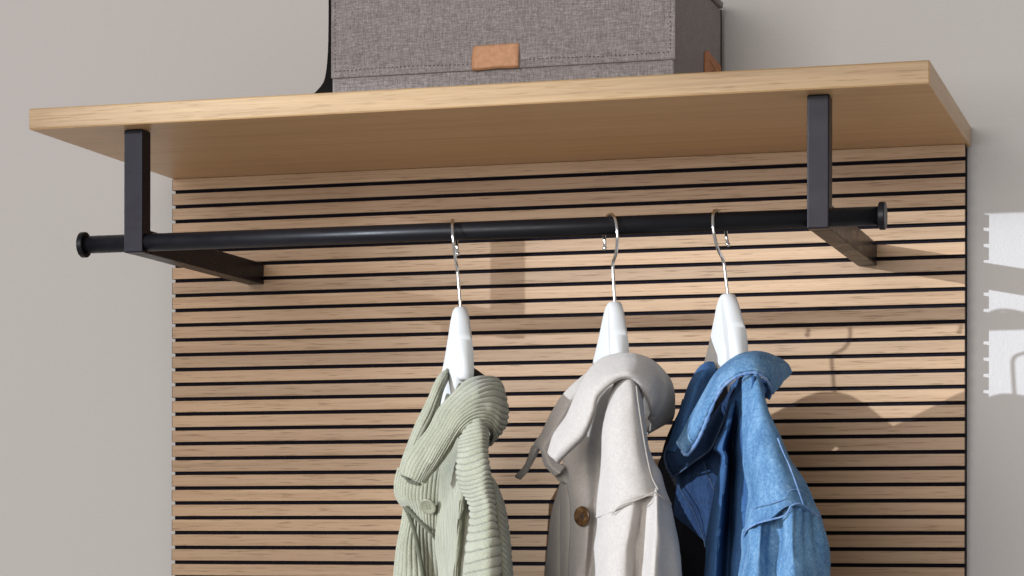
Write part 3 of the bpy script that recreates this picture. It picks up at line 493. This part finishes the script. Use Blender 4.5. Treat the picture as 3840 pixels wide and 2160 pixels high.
 'd_inside': [[[650.5,-316.0,-371.3],[663.4,-318.0,-371.3],[676.1,-320.0,-371.4],[697.0,-322.0,-371.5]],[[654.7,-316.0,-395.5],[665.0,-318.0,-395.6],[676.2,-320.0,-395.6],[697.1,-322.0,-395.6]],[[657.2,-316.0,-419.8],[665.9,-318.0,-419.8],[676.2,-320.0,-419.7],[697.1,-322.0,-419.7]],[[658.1,-316.0,-448.0],[666.8,-318.0,-447.9],[676.3,-320.0,-447.8],[697.1,-322.0,-447.7]],[[659.0,-316.0,-476.3],[666.8,-318.0,-476.2],[676.3,-320.0,-476.1],[697.2,-322.0,-475.8]]],
 'd_front': [[[723.6,-375.4,-270.8],[732.2,-396.2,-267.0],[741.4,-420.5,-266.1],[749.8,-436.7,-266.4],[761.3,-469.8,-268.8]],[[720.1,-380.0,-290.4],[732.7,-420.5,-289.3],[737.5,-420.5,-285.9],[743.9,-428.6,-284.7],[759.6,-469.8,-285.7]],[[718.5,-396.2,-310.5],[734.1,-444.8,-311.2],[732.1,-404.3,-306.7],[742.9,-436.7,-308.4],[758.8,-469.8,-310.1]],[[710.8,-404.3,-329.2],[732.2,-461.0,-331.5],[726.3,-388.1,-328.7],[741.2,-436.7,-330.7],[758.0,-469.8,-332.1]],[[717.1,-404.3,-339.1],[735.6,-464.7,-341.3],[726.4,-388.1,-338.7],[741.5,-436.7,-340.4],[757.9,-469.8,-341.6]],[[712.8,-404.3,-365.4],[734.0,-468.1,-366.9],[726.9,-396.2,-365.3],[743.2,-444.8,-366.4],[762.5,-469.8,-367.0]],[[709.8,-412.4,-396.4],[731.7,-471.5,-396.9],[727.4,-404.3,-396.3],[743.3,-452.9,-396.7],[760.2,-469.8,-396.9]],[[708.4,-420.5,-420.3],[729.8,-473.2,-420.1],[729.5,-420.5,-420.2],[743.4,-461.0,-420.1],[755.7,-469.8,-420.0]],[[708.2,-428.6,-446.2],[728.7,-474.9,-445.5],[729.6,-428.6,-446.1],[742.6,-464.7,-445.5],[752.7,-469.8,-445.4]],[[708.5,-436.7,-472.9],[728.3,-476.6,-471.7],[730.2,-436.7,-472.7],[742.2,-466.4,-471.8],[750.5,-469.8,-471.6]]],
 'd_shoulder': [[[744.6,-437.0,-269.8],[752.0,-452.6,-266.7],[759.5,-460.4,-266.5],[763.7,-455.2,-268.7],[764.1,-434.4,-272.5],[746.1,-352.0,-267.0]],[[747.8,-455.2,-284.6],[755.3,-469.8,-283.1],[764.3,-476.6,-282.8],[769.3,-471.5,-283.4],[769.6,-447.4,-287.1],[753.3,-376.0,-282.7]],[[750.9,-466.4,-302.3],[759.0,-480.0,-301.4],[768.3,-488.5,-301.1],[774.7,-481.7,-301.7],[776.7,-460.4,-304.8],[762.2,-400.0,-301.7]],[[753.8,-474.9,-323.0],[762.7,-490.2,-322.9],[773.9,-500.4,-322.6],[782.8,-493.6,-322.4],[786.5,-469.8,-325.6],[774.4,-424.0,-323.6]],[[756.1,-480.0,-344.2],[766.9,-498.7,-344.1],[780.1,-510.6,-343.7],[790.8,-505.5,-343.6],[797.1,-476.6,-345.3],[785.4,-431.8,-343.7]],[[758.7,-480.0,-362.0],[770.1,-502.1,-361.9],[783.7,-515.7,-361.6],[797.8,-512.3,-360.9],[808.4,-481.7,-360.9],[797.1,-439.6,-359.8]],[[760.5,-480.0,-373.2],[771.9,-503.8,-373.7],[786.3,-517.4,-373.3],[800.6,-515.7,-371.9],[814.2,-485.1,-371.3],[803.3,-444.8,-370.5]],[[759.2,-480.0,-388.1],[771.2,-503.8,-388.4],[786.0,-515.7,-387.1],[802.4,-517.4,-377.7],[818.6,-486.8,-382.4],[807.6,-447.4,-381.8]],[[752.3,-471.5,-414.8],[762.4,-500.4,-403.8],[780.9,-512.3,-397.3],[803.9,-517.4,-383.9],[822.9,-488.5,-392.7],[812.5,-450.0,-392.3]]],
 'd_yoke_seam': [[753.6,-478.3,-415.6],[757.8,-488.5,-408.2],[763.4,-502.1,-403.8],[773.4,-511.4,-399.2],[785.2,-515.7,-396.2],[796.7,-518.3,-393.3],[801.4,-520.0,-389.4],[804.6,-521.6,-384.3],[811.2,-517.4,-382.5],[818.3,-507.2,-387.1],[823.3,-491.9,-392.9]],
 'd_yoke_seam2': [[761.5,-488.5,-388.2],[770.8,-505.5,-385.5],[781.5,-515.7,-382.7],[793.3,-520.0,-380.3],[799.5,-521.6,-377.1],[803.1,-521.6,-371.3],[810.9,-515.7,-370.5],[815.4,-498.7,-375.2]],
 'd_back_seam': [[790.2,-507.2,-325.6],[795.6,-512.3,-337.5],[801.3,-515.7,-348.6],[805.3,-517.4,-358.1],[809.1,-518.3,-368.3],[812.5,-516.6,-378.5],[813.8,-515.7,-382.8]],
 'd_sleeve': [[[751.7,-464.7,-408.1],[761.9,-490.2,-398.5],[772.9,-497.0,-394.2],[781.2,-493.6,-391.2],[789.5,-498.7,-389.1],[799.2,-507.2,-382.6],[807.7,-505.5,-377.5],[814.8,-495.3,-382.5],[818.3,-471.5,-388.1],[808.8,-431.8,-387.6]],[[751.5,-471.5,-416.3],[763.2,-497.0,-406.7],[774.8,-507.2,-402.3],[781.4,-498.7,-400.8],[789.6,-498.7,-398.6],[801.7,-517.4,-393.0],[809.3,-510.6,-388.5],[816.9,-498.7,-392.8],[822.0,-478.3,-395.5],[811.9,-437.0,-395.2]],[[751.8,-476.6,-425.3],[764.5,-503.8,-421.4],[775.4,-514.0,-418.5],[780.6,-502.1,-417.7],[789.1,-500.4,-416.2],[803.7,-524.2,-413.3],[812.0,-517.4,-411.8],[819.9,-503.8,-411.8],[827.0,-481.7,-408.8],[817.3,-442.2,-408.7]],[[750.9,-480.0,-434.2],[764.8,-508.9,-432.4],[775.6,-519.1,-430.8],[780.8,-507.2,-430.9],[789.0,-503.8,-430.2],[805.3,-529.3,-429.2],[813.6,-522.5,-428.5],[822.7,-507.2,-427.8],[831.3,-485.1,-425.0],[821.2,-447.4,-425.2]],[[750.1,-483.4,-445.2],[764.7,-512.3,-444.8],[775.9,-524.2,-444.5],[781.0,-512.3,-444.7],[789.2,-508.9,-444.7],[806.2,-534.4,-444.2],[816.0,-527.6,-444.3],[824.8,-510.6,-444.4],[833.7,-488.5,-444.7],[823.5,-452.6,-445.2]],[[748.9,-488.5,-471.2],[764.3,-517.4,-470.3],[776.4,-531.0,-469.9],[781.6,-519.1,-470.1],[789.8,-515.7,-470.1],[807.4,-541.2,-469.3],[817.9,-534.4,-469.4],[827.8,-515.7,-469.8],[836.7,-493.6,-470.3],[826.7,-457.8,-471.2]]],
 'g_under': [[[477.2,-350.0,-301.7],[482.9,-352.0,-303.4],[485.3,-350.0,-308.3]],[[479.5,-352.0,-311.5],[483.8,-352.0,-313.2],[485.4,-346.0,-316.2]],[[480.4,-352.0,-320.5],[482.4,-350.0,-322.1],[481.4,-344.0,-323.5]]],
 'b_under': [[[622.1,-350.0,-264.2],[630.9,-352.0,-266.5],[635.6,-350.0,-274.5]],[[625.7,-352.0,-281.5],[634.0,-352.0,-282.7],[640.3,-348.0,-288.6]],[[628.9,-352.0,-296.7],[634.6,-350.0,-298.7],[640.4,-344.0,-300.5]],[[630.5,-350.0,-309.7],[634.7,-346.0,-311.6],[636.5,-338.0,-312.3]]],
 'd_under': [[[743.0,-350.0,-261.5],[749.7,-352.0,-264.4],[753.8,-350.0,-270.6]],[[746.1,-352.0,-271.5],[751.5,-352.0,-273.3],[755.1,-346.0,-276.6]],[[748.8,-352.0,-280.4],[751.6,-350.0,-282.1],[753.2,-344.0,-281.8]]],
 'bag': [[274.06,-240.0,158.4],[274.11,-240.0,125.45],[273.86,-240.0,103.5],[273.3,-240.0,87.05],[271.86,-240.0,70.65],[269.54,-240.0,59.79],[266.03,-240.0,53.93],[261.92,-240.0,49.74],[256.64,-240.0,45.06]],
}
def V3(p): return Vector(p) / 1000
bag_pts = [V3(p) for p in CLOTH['bag']]
bm = bmesh.new()
out = curve_pts(bag_pts, 24)
out = [Vector((p.x, p.y, max(p.z, TK + 0.0003))) for p in out]
ring_f = out + [Vector((BX0 - 0.0009, -0.240, TK + 0.0003)), Vector((BX0 - 0.0009, -0.240, out[0].z))]
fr = [bm.verts.new(p) for p in ring_f]; bk = [bm.verts.new(Vector((p.x, -0.085, p.z))) for p in ring_f]
n = len(fr); bm.faces.new(fr); bm.faces.new(bk[::-1])
for i in range(n): bm.faces.new((fr[i], bk[i], bk[(i + 1) % n], fr[(i + 1) % n]))
bmesh.ops.recalc_face_normals(bm, faces=bm.faces)
bag = obj('bag', bm, M['bagblack'])
bag['label'] = 'black fabric bag squeezed against the left side of the grey storage box'; bag['category'] = 'bag'

# ------------------------------------------------------------------ hangers
NEAR_END = 22
def hanger(X, zs, yaw_b, yaw_f, yaw_h, label, lean=0.0, lean_b=0.0):
    t = thing('coat_hanger', label, 'hanger', (X, RY, RZ + 0.0089), 'white coat hangers on the black rail')
    # hook: wire in a vertical plane turned by yaw_h; u runs towards the camera
    uh = Vector((math.sin(R(yaw_h)), -math.cos(R(yaw_h)), 0))
    ztop = RZ + 0.0089 + 0.0016
    # (u, z) of the wire
    prof = [(-0.0190, ztop - 0.0300), (-0.0176, ztop - 0.0240), (-0.0180, ztop - 0.0160), (-0.0150, ztop - 0.0066), (-0.0080, ztop - 0.0012), (0.0, ztop),
            (0.0082, ztop - 0.0014), (0.0145, ztop - 0.0068), (0.0176, ztop - 0.0150), (0.0178, ztop - 0.0230), (0.0150, ztop - 0.0325), (0.0095, ztop - 0.0400),
            (0.0035, ztop - 0.0440), (0.0008, ztop - 0.0480), (0.0, ztop - 0.0540), (0.0, (ztop - 0.054 + zs) / 2), (0.0, zs - 0.010)]
    def leanx(z): return lean * (ztop - z)
    pts = [Vector((X - lean * (ztop - zs) + leanx(z), RY, z)) + uh * u for u, z in prof]
    bm = bmesh.new()
    cp = curve_pts(pts, 110)
    sweep(bm, cp, lambda s: 0.00155, 12)
    # little ball at the tip
    bmesh.ops.create_uvsphere(bm, u_segments=12, v_segments=8, radius=0.0022, matrix=Matrix.Translation(cp[0]))
    obj('hook', bm, M['chrome'], t, smooth=True)
    # body: swept arms with rounded section
    ub = Vector((math.sin(R(yaw_b)), -math.cos(R(yaw_b)), 0)); nb = Vector((math.cos(R(yaw_b)), math.sin(R(yaw_b)), 0))
    uf = Vector((math.sin(R(yaw_f)), -math.cos(R(yaw_f)), 0))
    tops = [(0.0, 0.0), (0.006, -0.0004), (0.012, -0.0022), (0.022, -0.0085), (0.035, -0.020), (0.06, -0.042), (0.08, -0.058), (0.10, -0.073), (0.115, -0.085)]
    bots = [(0.0, -0.053), (0.004, -0.058), (0.009, -0.066), (0.018, -0.076), (0.032, -0.089), (0.056, -0.104), (0.078, -0.114), (0.099, -0.123), (0.114, -0.128)]
    wid = [0.0072, 0.0074, 0.0077, 0.0080, 0.0082, 0.0086, 0.0092, 0.0096, 0.0098]
    bm = bmesh.new()
    for side in (1, -1):
        k = len(tops); rings = []
        T_ = curve_pts([(s, z, 0) for s, z in tops], 36); B_ = curve_pts([(s, z, 0) for s, z in bots], 36); W_ = curve_pts([(w_, 0, 0) for w_ in wid], 36)
        for a, b_, w_ in list(zip(T_, B_, W_))[:(NEAR_END if side > 0 else 37)]:
            ring = []
            if side > 0 and b_.y < -0.074: b_ = Vector((b_.x, -0.074, 0))
            c = (a + b_) / 2; h = (a - b_) / 2; wv = w_.x
            for q in range(24):
                th = 2 * math.pi * q / 24; cx_, sx_ = math.cos(th), math.sin(th)
                ex = 0.34
                fx = math.copysign(abs(cx_) ** ex, cx_); fz = math.copysign(abs(sx_) ** 0.5, sx_)
                p2 = c + h * fz
                bow = 0.25 * p2.x * p2.x   # arms bow forwards slightly
                p3 = Vector((X, RY, zs)) + (ub if side > 0 else uf) * (side * p2.x) + nb * (fx * wv - bow) + Vector((0, 0, p2.y)) + Vector((lean_b * (-p2.y), 0, 0))
                ring.append(bm.verts.new(p3))
            rings.append(ring)
        for A, B in zip(rings, rings[1:]):
            for j in range(24): bm.faces.new((A[j], A[(j + 1) % 24], B[(j + 1) % 24], B[j]))
        bm.faces.new(rings[-1])
    bmesh.ops.remove_doubles(bm, verts=bm.verts, dist=1e-6)
    bmesh.ops.recalc_face_normals(bm, faces=bm.faces)
    obj('hanger_body', bm, M['white'], t, smooth=True)
    return t
hanger(0.4472, -0.1872, 20.3, 27, 12, 'white coat hanger inside the sage green corduroy jacket', 0.09, 0.05)
hanger(0.6015, -0.1862, 18.3, 26.5, 34, 'white coat hanger inside the beige wool jacket', 0.06, 0.04)
hanger(0.7111, -0.1816, 18.5, 25.5, -8, 'white coat hanger inside the blue denim jacket', 0.13, 0.09)

# ------------------------------------------------------------------ garments
CAMV = Vector(cam.location)
GRIDS = {}
def stitches(gkey, frac, m_, parent, along='v', lo=0.02, hi=0.98, ln=0.0022, gap=0.0011, r=0.00035):
    """a row of short threads lying on a cloth surface"""
    G = GRIDS[gkey]; nu, nv = len(G) - 1, len(G[0]) - 1; pts = []
    if along == 'v': pts = [G[round(frac * nu)][j] for j in range(int(lo * nv), int(hi * nv) + 1)]
    else: pts = [G[i][round(frac * nv)] for i in range(int(lo * nu), int(hi * nu) + 1)]
    bm = bmesh.new(); s = 0.0; on = True; seg = []
    for (a, na), (b_, nb_) in zip(pts, pts[1:]):
        L = (b_ - a).length; k = max(1, int(L / 0.0004))
        for q in range(k):
            s += L / k
            if on: seg.append(a.lerp(b_, (q + 1) / k) + na * r * 0.6)
            if s > (ln if on else gap):
                if on and len(seg) > 2: sweep(bm, [seg[0] - na * r, seg[len(seg) // 2], seg[-1] - na * r], r, 5)
                seg = []; on = not on; s = 0.0
    o = obj('stitching', bm, m_, parent); o['kind'] = 'stuff'
    return o
def cloth(name, key, mats, parent, nu=60, nv=60, th=0.0022, ribs=None, wr=0.0, wr_s=30.0, roll=0.0, gather=None, seed=0, lump=0.0, label=None, rolled=None):
    """Catmull-Rom surface through a control net; ribs=(count,axis,amp,skew)"""
    net = [[V3(p) for p in row] for row in CLOTH[key]]
    rows = [curve_pts(r_, nv) for r_ in net]                 # along v
    cols = [curve_pts([rows[i][j] for i in range(len(rows))], nu) for j in range(nv + 1)]
    g = [[cols[j][i] for j in range(nv + 1)] for i in range(nu + 1)]
    nrm = []
    for i in range(nu + 1):
        rr = []
        for j in range(nv + 1):
            du = g[min(i + 1, nu)][j] - g[max(i - 1, 0)][j]; dv = g[i][min(j + 1, nv)] - g[i][max(j - 1, 0)]
            n_ = du.cross(dv); n_ = n_.normalized() if n_.length > 1e-12 else Vector((0, -1, 0))
            rr.append(n_)
        nrm.append(rr)
    c = nrm[nu // 2][nv // 2]
    flip = -1 if c.dot(CAMV - g[nu // 2][nv // 2]) < 0 else 1
    bm = bmesh.new(); lay = bm.verts.layers.float.new('rib'); V = []
    for i in range(nu + 1):
        rr = []
        for j in range(nv + 1):
            p = g[i][j]; n_ = nrm[i][j] * flip; u, v = i / nu, j / nv; d = 0; rb = 1.0
            if wr: d += wr * noise.noise(p * wr_s + Vector((seed, seed * 2.7, 0)))
            if lump: d += lump * noise.noise(p * wr_s * 3.1 + Vector((seed + 9, 1, seed)))
            if ribs:
                cnt, ax, amp, skew = ribs[:4]
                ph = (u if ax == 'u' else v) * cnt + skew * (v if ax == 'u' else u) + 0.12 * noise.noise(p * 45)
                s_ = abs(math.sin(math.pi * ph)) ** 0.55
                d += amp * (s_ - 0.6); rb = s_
            if gather: d += gather[1] * math.sin(v * gather[0] * 6.283 + 3 * noise.noise(p * 14) + seed) * math.exp(-u * gather[2])
            if roll:
                e = min(v, 1 - v) if rolled != 'u' else min(u, 1 - u)
                d -= roll * math.exp(-e * 26)
            vv = bm.verts.new(p + n_ * d); vv[lay] = rb; rr.append(vv)
        V.append(rr)
    GRIDS[name + key] = [[(V[i][j].co.copy(), nrm[i][j] * flip) for j in range(nv + 1)] for i in range(nu + 1)]
    for i in range(nu):
        for j in range(nv):
            q = (V[i][j], V[i + 1][j], V[i + 1][j + 1], V[i][j + 1])
            bm.faces.new(q if flip > 0 else q[::-1])
    o = obj(name, bm, mats, parent, smooth=True, label=label)
    s = o.modifiers.new('thickness', 'SOLIDIFY'); s.thickness = th; s.offset = -1
    return o
TOP_FAR = [(-0.235, -0.150), (-0.215, -0.112), (-0.17, -0.092), (-0.12, -0.078), (-0.08, -0.052), (-0.05, -0.044), (-0.012, -0.062)]
TOP_NEAR = [(-0.012, -0.110), (0.03, -0.122), (0.07, -0.138), (0.11, -0.160), (0.145, -0.20), (0.16, -0.25)]
def torso(name, m_, parent, X, zs, yaw_b, wl, wr, top=TOP_FAR, drop=0.012):
    """the rest of the garment over the hanger: both shoulders and the hanging body, as one closed shell"""
    ub = Vector((math.sin(R(yaw_b)), -math.cos(R(yaw_b)), 0)); nb = Vector((math.cos(R(yaw_b)), math.sin(R(yaw_b)), 0))
    T_ = curve_pts([(a, b, 0) for a, b in top], 40)
    bm = bmesh.new(); rings = []
    for k, p in enumerate(T_):
        e = k / 40; th = max(0.12, min(1.0, e * 6 + 0.15, (1 - e) * 4 + 0.25)) ** 0.5
        ring = []
        zt = zs + p.y - drop; zb = zs - 0.62
        for q in range(20):
            a = q / 20 * 2 * math.pi; c, s = math.cos(a), math.sin(a)
            hz = (zt - zb) / 2; z = (zt + zb) / 2 + hz * math.copysign(abs(s) ** 0.35, s)
            dep = min(1.0, 0.25 + (zt - z) / 0.16)
            wdt = (wr if c > 0 else wl) * th * dep
            pos = Vector((X, RY, z)) + ub * p.x + nb * (c * wdt) + nb * (0.002 * noise.noise(Vector((z * 12, p.x * 20, X))))
            ring.append(bm.verts.new(pos))
        rings.append(ring)
    for A, B in zip(rings, rings[1:]):
        for j in range(20): bm.faces.new((A[j], A[(j + 1) % 20], B[(j + 1) % 20], B[j]))
    bm.faces.new(rings[0][::-1]); bm.faces.new(rings[-1])
    bmesh.ops.recalc_face_normals(bm, faces=bm.faces)
    return obj(name, bm, m_, parent, smooth=True)
def piping(name, key, m_, parent, r=0.0012, flat=1.0, n=60, wob=0.0, label=None):
    pts = curve_pts([V3(p) for p in CLOTH[key]], n)
    bm = bmesh.new(); sweep(bm, pts, (lambda s: r * (1 + wob * noise.noise(Vector((s * 60, 3, r * 999))))), 8)
    return obj(name, bm, m_, parent, smooth=True, label=label)
def button(parent, c, ax, rad, m_, thread, holes=4):
    c = V3(c); ax = Vector(ax).normalized()
    bm = bmesh.new()
    lathe(bm, [(-0.0016, 0), (-0.0016, rad * 0.9), (0.0, rad), (0.0010, rad * 0.97), (0.0013, rad * 0.86), (0.0007, rad * 0.66), (0.0002, rad * 0.5), (0.0002, 0)], c, ax, 32)
    bmesh.ops.recalc_face_normals(bm, faces=bm.faces)
    b_ = obj('button', bm, m_, parent, smooth=True)
    e1 = ax.cross(Vector((0, 0, 1))).normalized(); e2 = ax.cross(e1)
    bm = bmesh.new()
    for a in range(holes):
        th = math.pi / 4 + a * math.pi / 2
        q = c + ax * 0.0004 + (e1 * math.cos(th) + e2 * math.sin(th)) * rad * 0.24
        lathe(bm, [(0.0004, 0), (0.0003, rad * 0.10), (0, rad * 0.12)], q, ax, 10)
    obj('button_hole', bm, thread, b_, smooth=True)
    return b_

C = M['cord']
gj = thing('jacket', 'sage green wide-rib corduroy jacket with matching button', 'jacket', (0.447, -0.334, -0.36), 'jackets on the clothes rail')
torso('far_body', C, gj, 0.4472, -0.1872, 22.0, 0.034, 0.026)
torso('near_body', C, gj, 0.4472, -0.1872, 22, 0.003, 0.018, TOP_NEAR)
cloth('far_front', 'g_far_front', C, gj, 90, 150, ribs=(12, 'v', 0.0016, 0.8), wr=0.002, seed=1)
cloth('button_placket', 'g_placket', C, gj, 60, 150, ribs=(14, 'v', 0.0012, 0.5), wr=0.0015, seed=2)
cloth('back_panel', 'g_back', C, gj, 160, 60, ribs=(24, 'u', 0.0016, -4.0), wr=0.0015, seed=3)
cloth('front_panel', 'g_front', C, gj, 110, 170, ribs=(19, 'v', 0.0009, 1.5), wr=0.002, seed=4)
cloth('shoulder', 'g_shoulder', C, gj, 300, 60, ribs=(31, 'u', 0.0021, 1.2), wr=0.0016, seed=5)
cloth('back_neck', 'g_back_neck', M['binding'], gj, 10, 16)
cloth('far_collar', 'g_far_collar', C, gj, 60, 90, ribs=(5, 'u', 0.0016, 0.6), wr=0.0015, seed=6, roll=0.001)
cloth('under_collar', 'g_under', C, gj, 20, 12, th=0.0015)
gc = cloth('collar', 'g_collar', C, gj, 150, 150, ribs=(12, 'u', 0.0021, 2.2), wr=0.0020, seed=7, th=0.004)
piping('placket_edge', 'g_seam', C, gj, 0.0021, wob=0.3)
piping('placket_seam', 'g_seam2', C, gj, 0.0018, wob=0.3)
piping('collar_seam', 'g_stitch', C, gj, 0.0016, wob=0.6)
button(gj, CLOTH['g_button'][0], (-0.15, -0.80, -0.55), 0.0088, M['button_g'], M['thread_sage'])

Wl = M['wool']
bj = thing('jacket', 'beige wool jacket with brown horn button between the green and the denim jacket', 'jacket', (0.6015, -0.334, -0.36), 'jackets on the clothes rail')
torso('far_body', Wl, bj, 0.6015, -0.1862, 21.5, 0.034, 0.028)
#torso('near_body', Wl, bj, 0.6015, -0.1862, 21.5, 0.001, 0.016, TOP_NEAR, 0.045)
cloth('far_sleeve', 'b_far_sleeve', Wl, bj, 50, 30, wr=0.002, seed=11)
cloth('front_facing', 'b_facing', Wl, bj, 40, 24, wr=0.001, seed=12)
cloth('collar_stand', 'b_stand', Wl, bj, 20, 20, wr=0.001, seed=13)
cloth('front_panel', 'b_front', Wl, bj, 70, 50, wr=0.0025, seed=14, wr_s=22)
cloth('sleeve', 'b_sleeve', Wl, bj, 80, 110, gather=(6, 0.0007, 2.5), wr=0.003, seed=15, lump=0.0004)
cloth('shoulder', 'b_shoulder', Wl, bj, 90, 60, wr=0.0016, seed=16, th=0.003)
cloth('far_collar', 'b_far_collar', Wl, bj, 40, 80, wr=0.0016, seed=17, th=0.003, roll=0.0012, rolled='u')
cloth('lapel_tip', 'b_lapel_tip', Wl, bj, 20, 40, wr=0.0008, seed=18, th=0.0035)
cloth('under_collar', 'b_under', Wl, bj, 20, 12, th=0.0015)
cloth('collar', 'b_collar', Wl, bj, 60, 130, wr=0.0016, seed=19, th=0.0036, lump=0.0003)
piping('armhole_seam', 'b_seam', M['wool_seam'], bj, 0.0006)
piping('shoulder_seam', 'b_seam2', M['wool_seam'], bj, 0.0006)
stitches('collarb_collar', 0.90, M['wool_seam'], bj)
stitches('far_collarb_far_collar', 0.86, M['wool_seam'], bj)
button(bj, CLOTH['b_button'][0], (-0.45, -0.88, -0.05), 0.0096, M['horn'], M['thread_dark'])

Dn = M['denim']
dj = thing('jacket', 'light blue denim jacket with pale worn seams, rightmost on the rail', 'jacket', (0.7111, -0.334, -0.36), 'jackets on the clothes rail')
torso('far_body', M['lining_shade'], dj, 0.7111, -0.1816, 24.5, 0.034, 0.034)
torso('near_body', M['denim_shade'], dj, 0.7111, -0.1816, 24.5, 0.003, 0.018, TOP_NEAR)
cloth('lining_shade', 'd_lining', M['lining_shade'], dj, 30, 50)
cloth('inside', 'd_inside', M['lining_shade'], dj, 30, 30)  # black sheet painting the shaded hollow behind the front panel
cloth('far_front', 'd_far_front', M['denim_deep_shade'], dj, 60, 50, wr=0.003, seed=21, lump=0.0006)
cloth('front_panel', 'd_front', M['denim_shade'], dj, 90, 70, wr=0.002, seed=22, lump=0.0003)
cloth('collar_stand', 'd_stand', M['denim_deep_shade'], dj, 40, 60, wr=0.0015, seed=23, th=0.003)
cloth('sleeve', 'd_sleeve', Dn, dj, 90, 160, gather=(11, 0.0016, 2.6), wr=0.003, seed=24, lump=0.0005)
cloth('shoulder', 'd_shoulder', Dn, dj, 110, 90, gather=(2.2, 0.002, 0.3), wr=0.003, seed=25, th=0.003, lump=0.0004)
cloth('far_collar', 'd_far_collar', M['denim_shade'], dj, 40, 80, wr=0.0012, seed=26, th=0.003)
cloth('under_collar', 'd_under', M['denim_deep_shade'], dj, 20, 12, th=0.0015)
dc = cloth('collar', 'd_collar', Dn, dj, 50, 120, wr=0.0014, seed=27, th=0.0036, lump=0.0003)
piping('collar_edge', 'd_collar_edge', M['denim_seam'], dj, 0.0015, wob=0.7, n=120)
piping('stand_edge', 'd_stand_seam', M['seam_dark'], dj, 0.0012, wob=0.4)
piping('stand_seam', 'd_stand_seam2', M['seam_dark'], dj, 0.0010, wob=0.4)
piping('placket_seam', 'd_seam3', M['seam_dark'], dj, 0.0006, wob=0.4)
piping('pocket_seam', 'd_seam4', M['seam_dark'], dj, 0.0007, wob=0.4)
piping('armhole_seam', 'd_yoke_seam', M['denim_seam'], dj, 0.0009, wob=0.5, n=120)
piping('yoke_stitching', 'd_yoke_seam2', M['denim_seam'], dj, 0.0004, wob=0.5, n=120)
piping('back_seam', 'd_back_seam', M['denim_seam'], dj, 0.0007, wob=0.5, n=120)
stitches('collard_collar', 0.88, M['denim_seam'], dj)
stitches('collard_collar', 0.94, M['seam_dark'], dj)
stitches('far_frontd_far_front', 0.55, M['seam_dark'], dj)
stitches('collar_standd_stand', 0.90, M['seam_dark'], dj)
stitches('shoulderd_shoulder', 0.955, M['denim_seam'], dj)
